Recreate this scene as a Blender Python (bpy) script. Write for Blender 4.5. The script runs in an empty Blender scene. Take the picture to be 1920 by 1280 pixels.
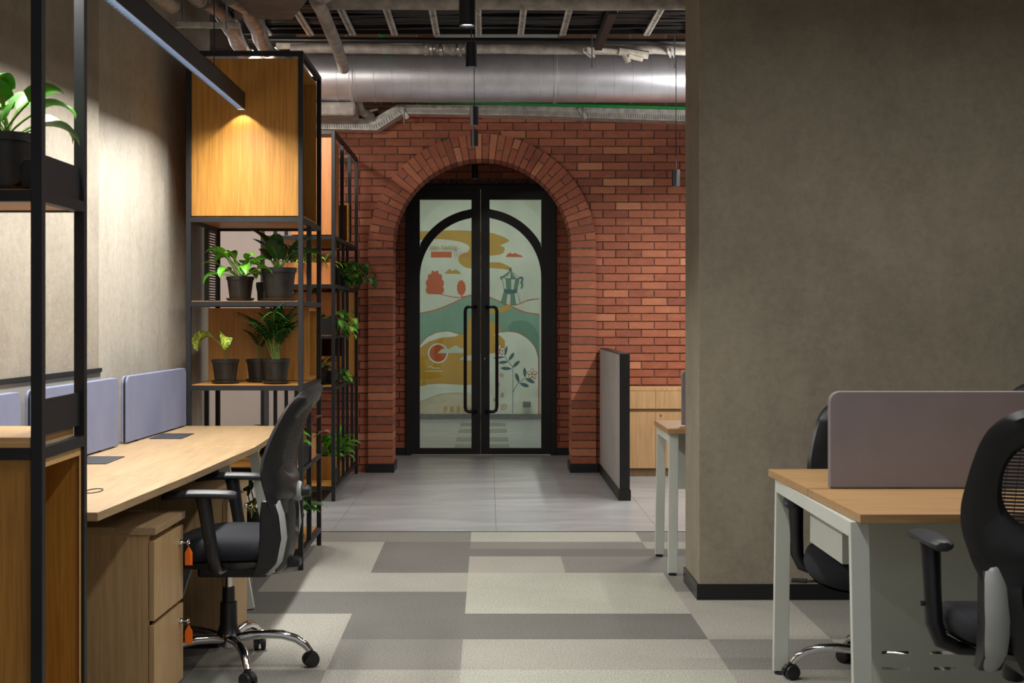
import bpy, math, random
from mathutils import Vector, Matrix
random.seed(7)
C = bpy.context.scene.collection
SC = bpy.context.scene
PI = math.pi
# ------------------------------------------------------------------ camera, world, exposure
F = 2672.0; CX = 915.0; HY = 591.0; H = 1.32          # measured focal length (px), vanishing point, eye height
cam_d = bpy.data.cameras.new('camera'); cam = bpy.data.objects.new('camera', cam_d); C.objects.link(cam)
cam.location = (0, 0, H); cam.rotation_euler = (PI/2, 0, 0)
cam_d.sensor_width = 36; cam_d.lens = F/1920*36
cam_d.shift_x = (960-CX)/1920; cam_d.shift_y = -(640-HY)/1920
cam_d.clip_end = 100
cam_d.dof.use_dof = True; cam_d.dof.focus_distance = 8.0; cam_d.dof.aperture_fstop = 11
SC.camera = cam
SC.view_settings.view_transform = 'Standard'; SC.view_settings.look = 'None'
SC.view_settings.gamma = 1; SC.view_settings.use_curve_mapping = False
SC.view_settings.exposure = 0.0
w = bpy.data.worlds.new('world'); SC.world = w; w.use_nodes = True
w.node_tree.nodes['Background'].inputs[0].default_value = (0.97, 0.98, 1.0, 1)
w.node_tree.nodes['Background'].inputs[1].default_value = 0.34
def area(name, loc, sx, sy, power, col=(1, .95, .88), rot=(0, 0, 0), spread=180):
    d = bpy.data.lights.new(name, 'AREA'); d.shape = 'RECTANGLE'; d.size = sx; d.size_y = sy
    d.energy = power; d.color = col; d.spread = math.radians(spread)
    o = bpy.data.objects.new(name, d); C.objects.link(o); o.location = loc; o.rotation_euler = rot
    return o
def spot(name, loc, power, angle, blend=.5, col=(1, .95, .88), rad=.03, rot=(0, 0, 0)):
    d = bpy.data.lights.new(name, 'SPOT'); d.energy = power; d.color = col
    d.spot_size = math.radians(angle); d.spot_blend = blend; d.shadow_soft_size = rad
    o = bpy.data.objects.new(name, d); C.objects.link(o); o.location = loc; o.rotation_euler = rot
    return o
area('linear_lamp_light', (-1.27, 5.5, 2.3772), .033, 3.4, 84, (1, .985, .95), spread=147)
spot('linear_lamp_end_light', (-1.27, 7.335, 2.40), 16, 98, .12, (1, .95, .86), .012)
area('island_lamp_light', (1.9, 4.75, 2.72), 1.6, .06, 30, (1, .98, .93))
area('island_fill_uplight', (1.9, 4.75, 2.80), 1.6, .06, 20, (1, .97, .92), rot=(PI, 0, 0))  # added fill aimed upward, evens out the column and ceiling; no fixture modelled
area('right_fill_light', (1.75, 9.9, 2.60), .06, 2.6, 70, (1, .96, .90), spread=160)  # unseen fill added behind the column to brighten floor, brick and duct
area('right_fill_uplight', (1.75, 9.4, 2.68), .06, 2.4, 40, (1, .97, .93), rot=(PI, 0, 0))  # unseen upward fill added behind the column for the duct and ceiling
area('aisle_lamp_light', (.15, 3.6, 2.75), .06, 3.0, 36, (1, .99, .95), spread=150)
area('aisle_fill_uplight', (.15, 3.6, 2.83), .06, 3.0, 45, (1, .98, .95), rot=(PI, 0, 0))  # unseen upward fill added above the view to lift the near ceiling
area('back_room_light', (0, 16.0, 3.15), 2.6, 2.6, 64, (1, .98, .93))
area('shelf_bay_light', (-2.15, 10.0, 3.3), .3, 2.4, 45, (1, .94, .90))
area('shelf_bay_front_light', (-1.5, 9.0, 2.95), .3, .3, 42, (1, .93, .82), rot=(math.radians(42), 0, 0))
area('shelf_bay_fill_uplight', (-2.15, 10.0, 3.36), .3, 2.4, 5, (1, .95, .92), rot=(PI, 0, 0))  # weak upward fill added out of sight behind the shelves for the ceiling

# ------------------------------------------------------------------ materials
def lin(c):
    return tuple(((x/255)/12.92 if x/255 <= .04045 else ((x/255+.055)/1.055)**2.4) for x in c)
def newmat(name):
    m = bpy.data.materials.new(name); m.use_nodes = True
    nt = m.node_tree; b = nt.nodes['Principled BSDF']
    return m, nt, b
def N(nt, t, **kw):
    n = nt.nodes.new(t)
    for k, v in kw.items(): setattr(n, k, v)
    return n
def coords(nt, scale=(1, 1, 1), rot=(0, 0, 0)):
    tc = N(nt, 'ShaderNodeTexCoord'); mp = N(nt, 'ShaderNodeMapping')
    mp.inputs['Scale'].default_value = scale; mp.inputs['Rotation'].default_value = rot
    nt.links.new(tc.outputs['Object'], mp.inputs['Vector']); return mp.outputs['Vector']
def noise(nt, vec, scale, detail=4, rough=.55, dist=0):
    n = N(nt, 'ShaderNodeTexNoise'); n.inputs['Scale'].default_value = scale; n.inputs['Detail'].default_value = detail
    n.inputs['Roughness'].default_value = rough; n.inputs['Distortion'].default_value = dist
    nt.links.new(vec, n.inputs['Vector']); return n.outputs['Fac']
def ramp(nt, fac, stops):
    r = N(nt, 'ShaderNodeValToRGB'); e = r.color_ramp.elements
    while len(e) < len(stops): e.new(.5)
    for i, (p, c) in enumerate(stops):
        e[i].position = p; e[i].color = (*lin(c), 1)
    nt.links.new(fac, r.inputs['Fac']); return r.outputs['Color']
def bump(nt, b, fac, strength=.2, dist=.002):
    bn = N(nt, 'ShaderNodeBump'); bn.inputs['Strength'].default_value = strength; bn.inputs['Distance'].default_value = dist
    nt.links.new(fac, bn.inputs['Height']); nt.links.new(bn.outputs['Normal'], b.inputs['Normal'])
def mixc(nt, fac, a, bcol, mode='MIX', f=None):
    m = N(nt, 'ShaderNodeMix', data_type='RGBA', blend_type=mode)
    if fac is not None: nt.links.new(fac, m.inputs[0])
    else: m.inputs[0].default_value = f
    for s, i in ((a, 6), (bcol, 7)):
        if isinstance(s, tuple): m.inputs[i].default_value = (*s, 1)
        else: nt.links.new(s, m.inputs[i])
    return m.outputs[2]
def plain(name, col, rough=.5, metal=0, var=.12, vs=6, bs=0, bscale=60, coat=0, bd=.002):
    m, nt, b = newmat(name); v = coords(nt)
    f = noise(nt, v, vs, 5)
    c0 = tuple(max(0, x*(1-var)) for x in col); c1 = tuple(min(255, x*(1+var)) for x in col)
    nt.links.new(ramp(nt, f, [(.3, c0), (.7, c1)]), b.inputs['Base Color'])
    b.inputs['Roughness'].default_value = rough; b.inputs['Metallic'].default_value = metal
    if coat: b.inputs['Coat Weight'].default_value = coat
    if bs: bump(nt, b, noise(nt, v, bscale, 3), bs, bd)
    return m
def plaster(name, a, bc, c, streak=(4.5, 4.5, 1.1), bs=.25):
    m, nt, b = newmat(name)
    f1 = noise(nt, coords(nt, streak), 1.6, 8, .62, .6)
    f2 = noise(nt, coords(nt), 1.3, 6, .6, .4)
    c1 = ramp(nt, f1, [(.28, a), (.52, bc), (.75, c)])
    c2 = ramp(nt, f2, [(.3, a), (.7, c)])
    col = mixc(nt, None, c1, c2, 'MIX', .55)
    g = noise(nt, coords(nt), 28, 6, .75); col = mixc(nt, None, col, ramp(nt, g, [(.3, tuple(x*.8 for x in a)), (.7, tuple(min(255, x*1.1) for x in c))]), 'MIX', .22)
    nt.links.new(col, b.inputs['Base Color']); b.inputs['Roughness'].default_value = .85
    bump(nt, b, noise(nt, coords(nt), 55, 8, .7), bs, .004)
    return m
def wood(name, a, bc, axis='z', rough=.45, scale=1.0):
    m, nt, b = newmat(name)
    s = [14*scale, 14*scale, 14*scale]; s['xyz'.index(axis)] = .9*scale
    v = coords(nt, tuple(s))
    f = noise(nt, v, 2.2, 7, .6, .9)
    s2 = [90, 90, 90]; s2['xyz'.index(axis)] = 3
    g = noise(nt, coords(nt, tuple(s2)), 1.5, 3, .6)
    c1 = ramp(nt, f, [(.3, a), (.7, bc)])
    c2 = ramp(nt, g, [(.35, tuple(x*.82 for x in a)), (.6, bc)])
    nt.links.new(mixc(nt, None, c1, c2, 'MIX', .35), b.inputs['Base Color'])
    b.inputs['Roughness'].default_value = rough
    bump(nt, b, g, .08, .001)
    return m
def emis(name, col, s):
    m, nt, b = newmat(name); b.inputs['Base Color'].default_value = (.8, .8, .8, 1)
    b.inputs['Emission Color'].default_value = (*col, 1); b.inputs['Emission Strength'].default_value = s
    return m
M = {}
M['black_metal'] = plain('black_metal', (28, 28, 31), .5, .2, .15, 9)
M['black'] = plain('black', (20, 20, 22), .45, 0, .1)
M['black_gloss'] = plain('black_gloss', (14, 14, 16), .28, 0, .05)
M['black_plastic'] = plain('black_plastic', (24, 24, 26), .38, 0, .08, 9, .08, 300)
M['pot_plastic'] = plain('pot_plastic', (30, 28, 27), .42, 0, .3, 18, .05, 60)
M['soil'] = plain('soil', (40, 28, 20), .95, 0, .4, 60, .6, 120)
M['seat_fabric'] = plain('seat_fabric', (21, 23, 30), .92, 0, .2, 200, .3, 700)
M['fabric'] = plain('fabric', (118, 124, 152), .9, 0, .03, 7, .35, 900)
M['fabric_grey'] = plain('fabric_grey', (136, 128, 132), .9, 0, .025, 7, .35, 900)
M['grey_plastic'] = plain('grey_plastic', (158, 160, 158), .4, 0, .04)
M['dark_grey'] = plain('dark_grey', (44, 45, 48), .48, 0, .05)
M['chrome'] = plain('chrome', (215, 215, 218), .07, 1, .02)
M['steel'] = plain('steel', (165, 165, 168), .3, 1, .06, 12)
M['white_metal'] = plain('white_metal', (196, 199, 190), .4, 0, .03, 3)
M['orange'] = plain('orange', (232, 104, 8), .45, 0, .05)
M['brass'] = plain('brass', (170, 130, 70), .3, 1, .1)
M['wood_z'] = wood('wood_vertical_grain', (164, 108, 36), (196, 140, 58), 'z')
M['wood_x'] = wood('wood_cross_grain', (170, 112, 48), (204, 148, 76), 'x')
M['wood_y'] = wood('wood_depth_grain', (164, 108, 36), (196, 140, 58), 'y')
M['wood_edge'] = wood('wood_edge_band', (198, 150, 92), (214, 168, 110), 'x')
M['wood_peach'] = wood('wood_peach', (190, 118, 62), (212, 140, 82), 'z')
M['desk_y'] = wood('desk_oak', (152, 124, 90), (176, 148, 110), 'y', .38, .8)
M['desk_x'] = wood('desk_oak_cross', (160, 122, 80), (184, 146, 100), 'x', .38, .8)
M['desk_z'] = wood('desk_oak_upright', (168, 134, 92), (190, 156, 112), 'z', .5, .8)
M['desk_dark'] = wood('desk_oak_edge', (116, 90, 62), (140, 110, 76), 'y', .5)
M['cab'] = wood('cabinet_oak', (188, 146, 100), (206, 166, 118), 'z', .5)
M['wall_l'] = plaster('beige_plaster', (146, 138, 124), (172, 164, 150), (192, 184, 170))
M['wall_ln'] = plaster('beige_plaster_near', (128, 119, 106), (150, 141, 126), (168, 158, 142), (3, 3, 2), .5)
M['wall_col'] = plaster('umber_plaster', (110, 103, 89), (132, 123, 106), (150, 140, 122), (3.2, 3.2, 1.3), .35)
M['part'] = plaster('pale_plaster', (150, 146, 142), (168, 164, 160), (182, 178, 172), (4, 4, 1.5), .1)
M['white_wall'] = plain('white_wall', (196, 184, 176), .9, 0, .03, 2)
M['mint_wall'] = plain('mint_wall', (202, 206, 194), .8, 0, .02, 1.5)
M['ceiling'] = plain('concrete_soffit', (70, 62, 56), .95, 0, .25, 3, .3, 20)
M['galv'] = plain('galvanised_steel', (222, 222, 230), .40, .8, .06, 5, .05, 30)
M['galv_d'] = plain('galvanised_tray', (196, 194, 188), .5, .5, .15, 18, .1, 80)
M['tray'] = plain('dull_tray_steel', (112, 106, 100), .6, .3, .12, 9)
M['foil'] = plain('foil_lagging', (150, 145, 140), .35, .55, .2, 14, .8, 22, bd=.01)
M['lag'] = plain('pipe_lagging', (156, 148, 140), .6, .15, .18, 12, .5, 25, bd=.006)
M['lag_w'] = plain('pale_pipe_wrap', (196, 188, 174), .6, .1, .2, 12, .5, 25, bd=.006)
M['cable'] = plain('black_cable', (15, 15, 16), .4, 0, .2)
M['green'] = plain('green_pipe', (10, 140, 62), .45, 0, .05)
M['red'] = plain('red_pipe', (150, 14, 18), .45, 0, .05)
M['lamp_on'] = emis('lamp_glow', (.86, .93, 1), 3.0)
M['louver'] = plain('louver_aluminium', (150, 160, 176), .3, .6, .03)

def brick_mat():
    m, nt, b = newmat('red_brick')
    at = N(nt, 'ShaderNodeAttribute', attribute_name='tone'); 
    c1 = ramp(nt, at.outputs['Fac'], [(0, (128, 72, 56)), (.35, (160, 92, 68)), (.7, (184, 112, 80)), (1, (222, 154, 114))])
    f = noise(nt, coords(nt, (1, 1, 2)), 9, 8, .7, .6)
    c2 = ramp(nt, f, [(.3, (138, 80, 62)), (.55, (170, 100, 76)), (.78, (202, 138, 106))])
    nt.links.new(mixc(nt, None, c1, c2, 'MIX', .4), b.inputs['Base Color'])
    b.inputs['Roughness'].default_value = .82
    bump(nt, b, noise(nt, coords(nt), 60, 8, .75), .55, .006)
    return m
M['brick'] = brick_mat()
M['mortar'] = plain('dark_mortar', (98, 80, 66), .95, 0, .25, 25, .4, 90)
def block_mat():
    m, nt, b = newmat('clay_blocks')
    br = N(nt, 'ShaderNodeTexBrick'); nt.links.new(coords(nt, (1, 1, 1), (PI/2, 0, 0)), br.inputs['Vector'])
    br.inputs['Color1'].default_value = (*lin((150, 112, 84)), 1); br.inputs['Color2'].default_value = (*lin((176, 140, 112)), 1)
    br.inputs['Mortar'].default_value = (*lin((190, 176, 160)), 1); br.inputs['Scale'].default_value = 1
    br.inputs['Brick Width'].default_value = .3; br.inputs['Row Height'].default_value = .14; br.inputs['Mortar Size'].default_value = .008
    nt.links.new(br.outputs['Color'], b.inputs['Base Color']); b.inputs['Roughness'].default_value = .9
    return m
M['blocks'] = block_mat()
def carpet_mat(name, col):
    m, nt, b = newmat(name)
    f = noise(nt, coords(nt, (1, .6, 1)), 150, 3, .7); g = noise(nt, coords(nt), 1.7, 4)
    c1 = ramp(nt, f, [(.3, tuple(x*.62 for x in col)), (.7, tuple(min(255, x*1.3) for x in col))])
    c2 = ramp(nt, g, [(.3, tuple(x*.9 for x in col)), (.7, tuple(min(255, x*1.08) for x in col))])
    nt.links.new(mixc(nt, None, c1, c2, 'MIX', .4), b.inputs['Base Color']); b.inputs['Roughness'].default_value = .97
    bump(nt, b, noise(nt, coords(nt), 260, 2), .5, .004)
    return m
CARP = [carpet_mat('carpet_dark', (98, 96, 91)), carpet_mat('carpet_mid', (114, 112, 106)),
        carpet_mat('carpet_light', (142, 139, 130)), carpet_mat('carpet_cream', (152, 152, 140))]
def tile_mat():
    m, nt, b = newmat('stone_floor_tile')
    f = noise(nt, coords(nt, (.8, 2.4, 1)), 1.6, 6, .55, .5)
    nt.links.new(ramp(nt, f, [(.3, (138, 139, 140)), (.5, (150, 151, 153)), (.72, (166, 168, 170))]), b.inputs['Base Color'])
    b.inputs['Roughness'].default_value = .34
    f2 = noise(nt, coords(nt), 12, 6, .6); mr = N(nt, 'ShaderNodeMapRange')
    mr.inputs[3].default_value = .26; mr.inputs[4].default_value = .44
    nt.links.new(f2, mr.inputs[0]); nt.links.new(mr.outputs[0], b.inputs['Roughness'])
    return m
M['tile'] = tile_mat()
M['joint'] = plain('tile_joint', (128, 127, 125), .7)
M['inlay'] = plain('grey_inlay', (112, 120, 108), .5)
def glass_mat():
    m, nt, b = newmat('door_glass')
    out = nt.nodes['Material Output']; nt.nodes.remove(b)
    tr = N(nt, 'ShaderNodeBsdfTransparent'); tr.inputs[0].default_value = (.88, .92, .88, 1)
    gl = N(nt, 'ShaderNodeBsdfGlossy'); gl.inputs['Roughness'].default_value = .02
    fr = N(nt, 'ShaderNodeFresnel'); fr.inputs[0].default_value = 1.5
    mx = N(nt, 'ShaderNodeMixShader'); nt.links.new(fr.outputs[0], mx.inputs[0])
    nt.links.new(tr.outputs[0], mx.inputs[1]); nt.links.new(gl.outputs[0], mx.inputs[2])
    nt.links.new(mx.outputs[0], out.inputs[0]); return m
M['glass'] = glass_mat()
def leaf_mat(name, mid, edge, spots=None):
    m, nt, b = newmat(name)
    at = N(nt, 'ShaderNodeAttribute', attribute_name='tone')
    c = ramp(nt, at.outputs['Fac'], [(0, mid), (.16, tuple((x*.4+y*.6) for x, y in zip(mid, edge))), (.5, edge), (1, edge)])
    f = noise(nt, coords(nt), 9, 4)
    c2 = ramp(nt, f, [(.35, tuple(x*.55 for x in edge)), (.7, tuple(min(255, x*1.35) for x in edge))])
    col = mixc(nt, None, c, c2, 'MIX', .35)
    if spots:
        f3 = noise(nt, coords(nt, (1, 1, 1)), 130, 3); mr = N(nt, 'ShaderNodeMapRange'); mr.inputs[1].default_value = .5; mr.inputs[2].default_value = .56
        nt.links.new(f3, mr.inputs[0]); col = mixc(nt, mr.outputs[0], col, lin(spots))
    nt.links.new(col, b.inputs['Base Color']); b.inputs['Roughness'].default_value = .38
    b.inputs['Subsurface Weight'].default_value = 0
    return m
M['leaf'] = leaf_mat('leaf_green', (120, 160, 60), (44, 92, 28))
M['leaf_dark'] = leaf_mat('leaf_dark_green', (70, 110, 40), (30, 62, 24))
M['leaf_bright'] = leaf_mat('leaf_bright_green', (150, 200, 60), (70, 140, 26))
M['leaf_var'] = leaf_mat('leaf_variegated', (232, 226, 96), (70, 120, 34), (206, 208, 84))
M['leaf_palm'] = leaf_mat('palm_green', (80, 120, 44), (44, 88, 30))
M['leaf_pink'] = leaf_mat('leaf_pinkish', (190, 140, 116), (150, 100, 84))
M['stem'] = plain('plant_stem', (110, 140, 60), .5, 0, .15)
for k, c in dict(mustard=(196, 150, 44), rust=(186, 86, 34), teal=(120, 160, 140), teal_d=(44, 98, 100), cream=(210, 212, 200),
                 white=(222, 228, 216), sage=(92, 132, 104), sand=(206, 196, 172), sky=(200, 206, 192), olive=(176, 140, 48), deep=(96, 142, 122)).items():
    M['p_'+k] = plain('paint_'+k, c, .7, 0, .05, 3)

# ------------------------------------------------------------------ mesh helpers
class MB:
    def __init__(s): s.v = []; s.f = []; s.m = []; s.t = []
    def add(s, vs, fs, mi=0, t=0.0):
        n = len(s.v); s.v += [tuple(v) for v in vs]
        s.t += (list(t) if isinstance(t, (list, tuple)) else [t]*len(vs))
        for f in fs: s.f.append(tuple(i+n for i in f)); s.m.append(mi)
        return s
    def box(s, x0, x1, y0, y1, z0, z1, mi=0, t=0.0):
        x0, x1 = min(x0, x1), max(x0, x1); y0, y1 = min(y0, y1), max(y0, y1); z0, z1 = min(z0, z1), max(z0, z1)
        return s.add([(x0,y0,z0),(x1,y0,z0),(x1,y1,z0),(x0,y1,z0),(x0,y0,z1),(x1,y0,z1),(x1,y1,z1),(x0,y1,z1)],
              [(0,3,2,1),(4,5,6,7),(0,1,5,4),(1,2,6,5),(2,3,7,6),(3,0,4,7)], mi, t)
    def hexa(s, p, mi=0):    # 8 points: bottom 4 ccw, top 4 ccw
        return s.add(p, [(0,3,2,1),(4,5,6,7),(0,1,5,4),(1,2,6,5),(2,3,7,6),(3,0,4,7)], mi)
    def beam(s, a, b, w, h, up=(0, 0, 1), mi=0):
        a = Vector(a); b = Vector(b); d = (b-a).normalized(); u = Vector(up)
        if abs(d.dot(u)) > .98: u = Vector((0, 1, 0))
        r = d.cross(u).normalized(); u = r.cross(d).normalized()
        P = []
        for q in (a, b):
            for i, j in ((-1,-1),(1,-1),(1,1),(-1,1)): P.append(q + r*w/2*i + u*h/2*j)
        return s.add(P, [(0,1,2,3),(7,6,5,4),(0,4,5,1),(1,5,6,2),(2,6,7,3),(3,7,4,0)], mi)
    def tube(s, pts, r, n=8, flat=1.0, cap=True, mi=0, t=0.0):
        pts = [Vector(p) for p in pts]; rs = r if isinstance(r, (list, tuple)) else [r]*len(pts)
        prev = None; rings = []
        for i, p in enumerate(pts):
            d = (pts[min(i+1, len(pts)-1)] - pts[max(i-1, 0)]).normalized()
            if prev is None:
                u = Vector((0, 0, 1)) if abs(d.z) < .9 else Vector((0, 1, 0))
                a = d.cross(u).normalized()
            else:
                a = (prev - d*prev.dot(d)).normalized()
            prev = a; b = d.cross(a).normalized()
            rings.append([p + (a*math.cos(2*PI*k/n) + b*math.sin(2*PI*k/n)*flat)*rs[i] for k in range(n)])
        vs = [v for g in rings for v in g]; fs = []
        for i in range(len(rings)-1):
            for k in range(n):
                fs.append((i*n+k, i*n+(k+1) % n, (i+1)*n+(k+1) % n, (i+1)*n+k))
        if cap:
            fs.append(tuple(range(n-1, -1, -1))); fs.append(tuple((len(rings)-1)*n+k for k in range(n)))
        return s.add(vs, fs, mi, t)
    def lathe(s, prof, n=28, c=(0, 0, 0), mi=0, axis='z'):
        vs = []; fs = []
        for r, z in prof:
            for k in range(n):
                x, y = r*math.cos(2*PI*k/n), r*math.sin(2*PI*k/n)
                p = {'z': (x, y, z), 'y': (x, z, y), 'x': (z, x, y)}[axis]
                vs.append((p[0]+c[0], p[1]+c[1], p[2]+c[2]))
        for i in range(len(prof)-1):
            for k in range(n):
                q = (i*n+k, i*n+(k+1) % n, (i+1)*n+(k+1) % n, (i+1)*n+k)
                fs.append(q)
        fs.append(tuple(range(n-1, -1, -1))); fs.append(tuple((len(prof)-1)*n+k for k in range(n)))
        return s.add(vs, fs, mi)
    def prism(s, poly, a, b, plane='xz', mi=0):
        n = len(poly)
        def P(u, v, d): return {'xz': (u, d, v), 'yz': (d, u, v), 'xy': (u, v, d)}[plane]
        vs = [P(u, v, a) for u, v in poly] + [P(u, v, b) for u, v in poly]
        fs = [tuple(range(n)), tuple(range(2*n-1, n-1, -1))]
        for i in range(n): fs.append((i, i+n, (i+1) % n+n, (i+1) % n))
        return s.add(vs, fs, mi)
    def build(s, name, mat, parent=None, world=True, smooth=False, bevel=0, sub=0, kind=None, label=None, angle=40, fix=True):
        off = Vector((0, 0, 0))
        if world and parent is not None:
            q = parent
            while q: off += q.location; q = q.parent
        me = bpy.data.meshes.new(name)
        me.from_pydata([tuple(Vector(v)-off) for v in s.v], [], s.f)
        for m in (mat if isinstance(mat, list) else [mat]): me.materials.append(m)
        me.polygons.foreach_set('material_index', s.m)
        if any(s.t):
            a = me.attributes.new('tone', 'FLOAT', 'POINT'); a.data.foreach_set('value', [float(x) for x in s.t])
        if fix:
            import bmesh
            bm = bmesh.new(); bm.from_mesh(me); bmesh.ops.recalc_face_normals(bm, faces=bm.faces); bm.to_mesh(me); bm.free()
        me.update()
        if smooth:
            me.polygons.foreach_set('use_smooth', [True]*len(me.polygons)); me.set_sharp_from_angle(angle=math.radians(angle))
        o = bpy.data.objects.new(name, me); C.objects.link(o)
        if parent: o.parent = parent
        if bevel:
            b = o.modifiers.new('bevel', 'BEVEL'); b.width = bevel; b.segments = 2; b.limit_method = 'ANGLE'
        if sub:
            b = o.modifiers.new('sub', 'SUBSURF'); b.levels = sub; b.render_levels = sub
        if kind: o['kind'] = kind
        if label: o['label'] = label
        return o
def thing(name, label, cat, loc=(0, 0, 0), rotz=0, group=None):
    o = bpy.data.objects.new(name, None); C.objects.link(o); o.location = loc; o.rotation_euler = (0, 0, rotz)
    o.empty_display_size = .1
    o['label'] = label; o['category'] = cat
    if group: o['group'] = group
    return o
def tag(o, label, cat, group=None):
    o['label'] = label; o['category'] = cat
    if group: o['group'] = group
    return o
def dup(o, parent=None):
    kids = list(o.children)
    c = o.copy(); C.objects.link(c); c.parent = parent
    for k in kids: dup(k, c)
    return c
def B(x0, x1, y0, y1, z0, z1): return MB().box(x0, x1, y0, y1, z0, z1)
def U(px, Y): return (px-CX)*Y/F          # measured picture column -> world X at depth Y
def V(py, Y): return H-(py-HY)*Y/F        # measured picture row -> world Z at depth Y
def catmull(pts, k=5, closed=True):
    n = len(pts); out = []
    for i in range(n if closed else n-1):
        g = lambda j: pts[j % n] if closed else pts[max(0, min(n-1, j))]
        p0, p1, p2, p3 = g(i-1), g(i), g(i+1), g(i+2)
        for q in range(k):
            t = q/k
            out.append(tuple(.5*((2*b)+(-a+c)*t+(2*a-5*b+4*c-d)*t*t+(-a+3*b-3*c+d)*t**3) for a, b, c, d in zip(p0, p1, p2, p3)))
    if not closed: out.append(tuple(pts[-1]))
    return out
def rrect(w, h, r, n=5):
    out = []
    for cx, cy, a0 in ((w-r, r, -90), (w-r, h-r, 0), (r, h-r, 90), (r, r, 180)):
        for i in range(n+1):
            a = math.radians(a0+90*i/n); out.append((cx+r*math.cos(a), cy+r*math.sin(a)))
    return out
def struct(mb, name, mat, **kw): return mb.build(name, mat, kind='structure', **kw)

# ------------------------------------------------------------------ floor: carpet squares, stone tiles
YT = 8.69
def carpet():
    mb = MB()
    X0 = -.102; xs = [X0+.5*i for i in range(-6, 9)]
    rows = [(8.31, YT), (7.81, 8.31), (7.31, 7.81), (6.81, 7.31), (6.31, 6.81), (5.81, 6.31), (5.31, 5.81)]
    y = 5.31
    while y > 1.0: rows.append((y-.5, y)); y -= .5
    # columns -0.60..-0.10 is 'a', centre pair 'b','c', 0.9..1.4 'd', beyond 'e', left 'z'
    table = {0: dict(z='1', a='1', b='3', c='3', d='1', e='1'), 1: dict(z='2', a='0', b='10', c='10', d='20', e='1'),
             2: dict(z='2', a='0', b='2', c='1', d='1', e='1'), 3: dict(z='2', a='2', b='3', c='3', d='1', e='0'),
             4: dict(z='0', a='0', b='3', c='3', d='2', e='1'), 5: dict(z='2', a='0', b='0', c='0', d='2', e='1'),
             6: dict(z='2', a='1', b='2', c='2', d='1', e='2'), 7: dict(z='1', a='2', b='3', c='3', d='2', e='1')}
    rnd = random.Random(3)
    for ri, (y0, y1) in enumerate(rows):
        for ci in range(len(xs)-1):
            x0, x1 = xs[ci], xs[ci+1]; k = round((x0-X0)/.5)
            key = {-1: 'a', 0: 'b', 1: 'c', 2: 'd'}.get(k, 'z' if k == -2 else 'e')
            if ri in table and k >= -2: code = table[ri][key]
            elif ri in table and k < -2: code = str(rnd.choice([0, 1, 0]))
            else: code = rnd.choice(['0', '1', '2', '3', '12'])
            g = 0
            if len(code) == 1: mb.box(x0+g, x1-g, y0+g, y1-g, -.012, 0, int(code))
            else:
                ym = (y0+y1)/2
                mb.box(x0+g, x1-g, ym+g, y1-g, -.012, 0, int(code[0])); mb.box(x0+g, x1-g, y0+g, ym-g, -.012, 0, int(code[1]))
    mb.box(xs[0], xs[-1], y0, YT, -.03, -.012, 0)
    return struct(mb, 'floor', CARP)
carpet()
mb = MB(); mb.box(-4, 4, YT+.012, 13.5, -.04, -.004, 1)
ys = [YT+.012, 10.08, 11.7, 13.46]; xs = [-4, -2.95, -1.95, -.95, .05, 1.05, 2.05, 3.05, 4]
for i in range(3):
    for j in range(8): mb.box(xs[j]+.0012, xs[j+1]-.0012, ys[i]+.0012, ys[i+1]-.0012, -.004, 0, 0)
struct(mb, 'floor_tiled', [M['tile'], M['joint']])
struct(B(-4, 4, YT, YT+.012, -.02, .002), 'trim_1', M['black_metal'])
mb = MB(); mb.box(-3.2, 3.2, 13.46, 18.2, -.03, 0)
struct(mb, 'floor_back_room', M['tile'])
mb = MB()
for y0, y1 in ((16.98, 17.46), (16.03, 16.54), (14.95, 15.45), (14.1, 14.57)): mb.box(-.335, .215, y0, y1, -.002, .002)
struct(mb, 'trim_2', M['inlay'])

# ------------------------------------------------------------------ ceiling and shell
struct(B(-4, 4, -1, 13.6, 3.95, 4.05), 'ceiling', M['ceiling'])
struct(B(-4, -2.65, 8.4, 13.6, 2.72, 3.95), 'trim_bulkhead', M['ceiling'])
struct(B(-2.65, -1.62, 11.98, 12.3, 2.72, 3.95), 'trim_bulkhead_rear', M['ceiling'])
struct(B(-3.2, 3.2, 13.65, 18.3, 3.25, 3.3), 'ceiling_back_room', M['mint_wall'])
struct(B(-3.2, 3.2, 18.1, 18.2, 0, 3.25), 'wall_mural', M['mint_wall'])
struct(B(-3.25, -3.15, 13.65, 18.2, 0, 3.25), 'wall_back_room_left', M['mint_wall'])
struct(B(3.15, 3.25, 13.65, 18.2, 0, 3.25), 'wall_back_room_right', M['mint_wall'])
struct(B(-3.1, 3.1, 18.08, 18.1, 0, .07), 'baseboard_back_room', M['steel'])
# left wall (slightly skewed): x = -a + .05*y
def skew_wall(name, a, y0, y1, th, mat, z0=0, z1=3.95):
    p = []
    for z in (z0, z1):
        p += [(-a-th+.05*y0, y0, z), (-a+.05*y0, y0, z), (-a+.05*y1, y1, z), (-a-th+.05*y1, y1, z)]
    return struct(MB().hexa(p), name, mat)
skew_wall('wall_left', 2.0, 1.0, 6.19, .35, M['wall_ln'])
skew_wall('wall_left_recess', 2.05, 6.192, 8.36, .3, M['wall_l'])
skew_wall('trim_3', 1.985, 1.0, 6.19, .013, M['black_metal'], 1.075, 1.092)
skew_wall('trim_4', 1.992, 1.0, 6.19, .007, plain('grey_wall_paint', (140, 136, 130), .8, 0, .03), 0, 1.074)
struct(B(-2.75, -2.65, 8.46, 11.95, 0, 2.72), 'wall_white_side', M['white_wall'])
struct(B(-2.75, -1.62, 11.96, 12.06, 0, 2.72), 'wall_white_rear', M['white_wall'])
struct(B(-3.4, -2.3, 8.36, 8.46, 0, 2.72), 'wall_white_return', M['white_wall'])
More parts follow.
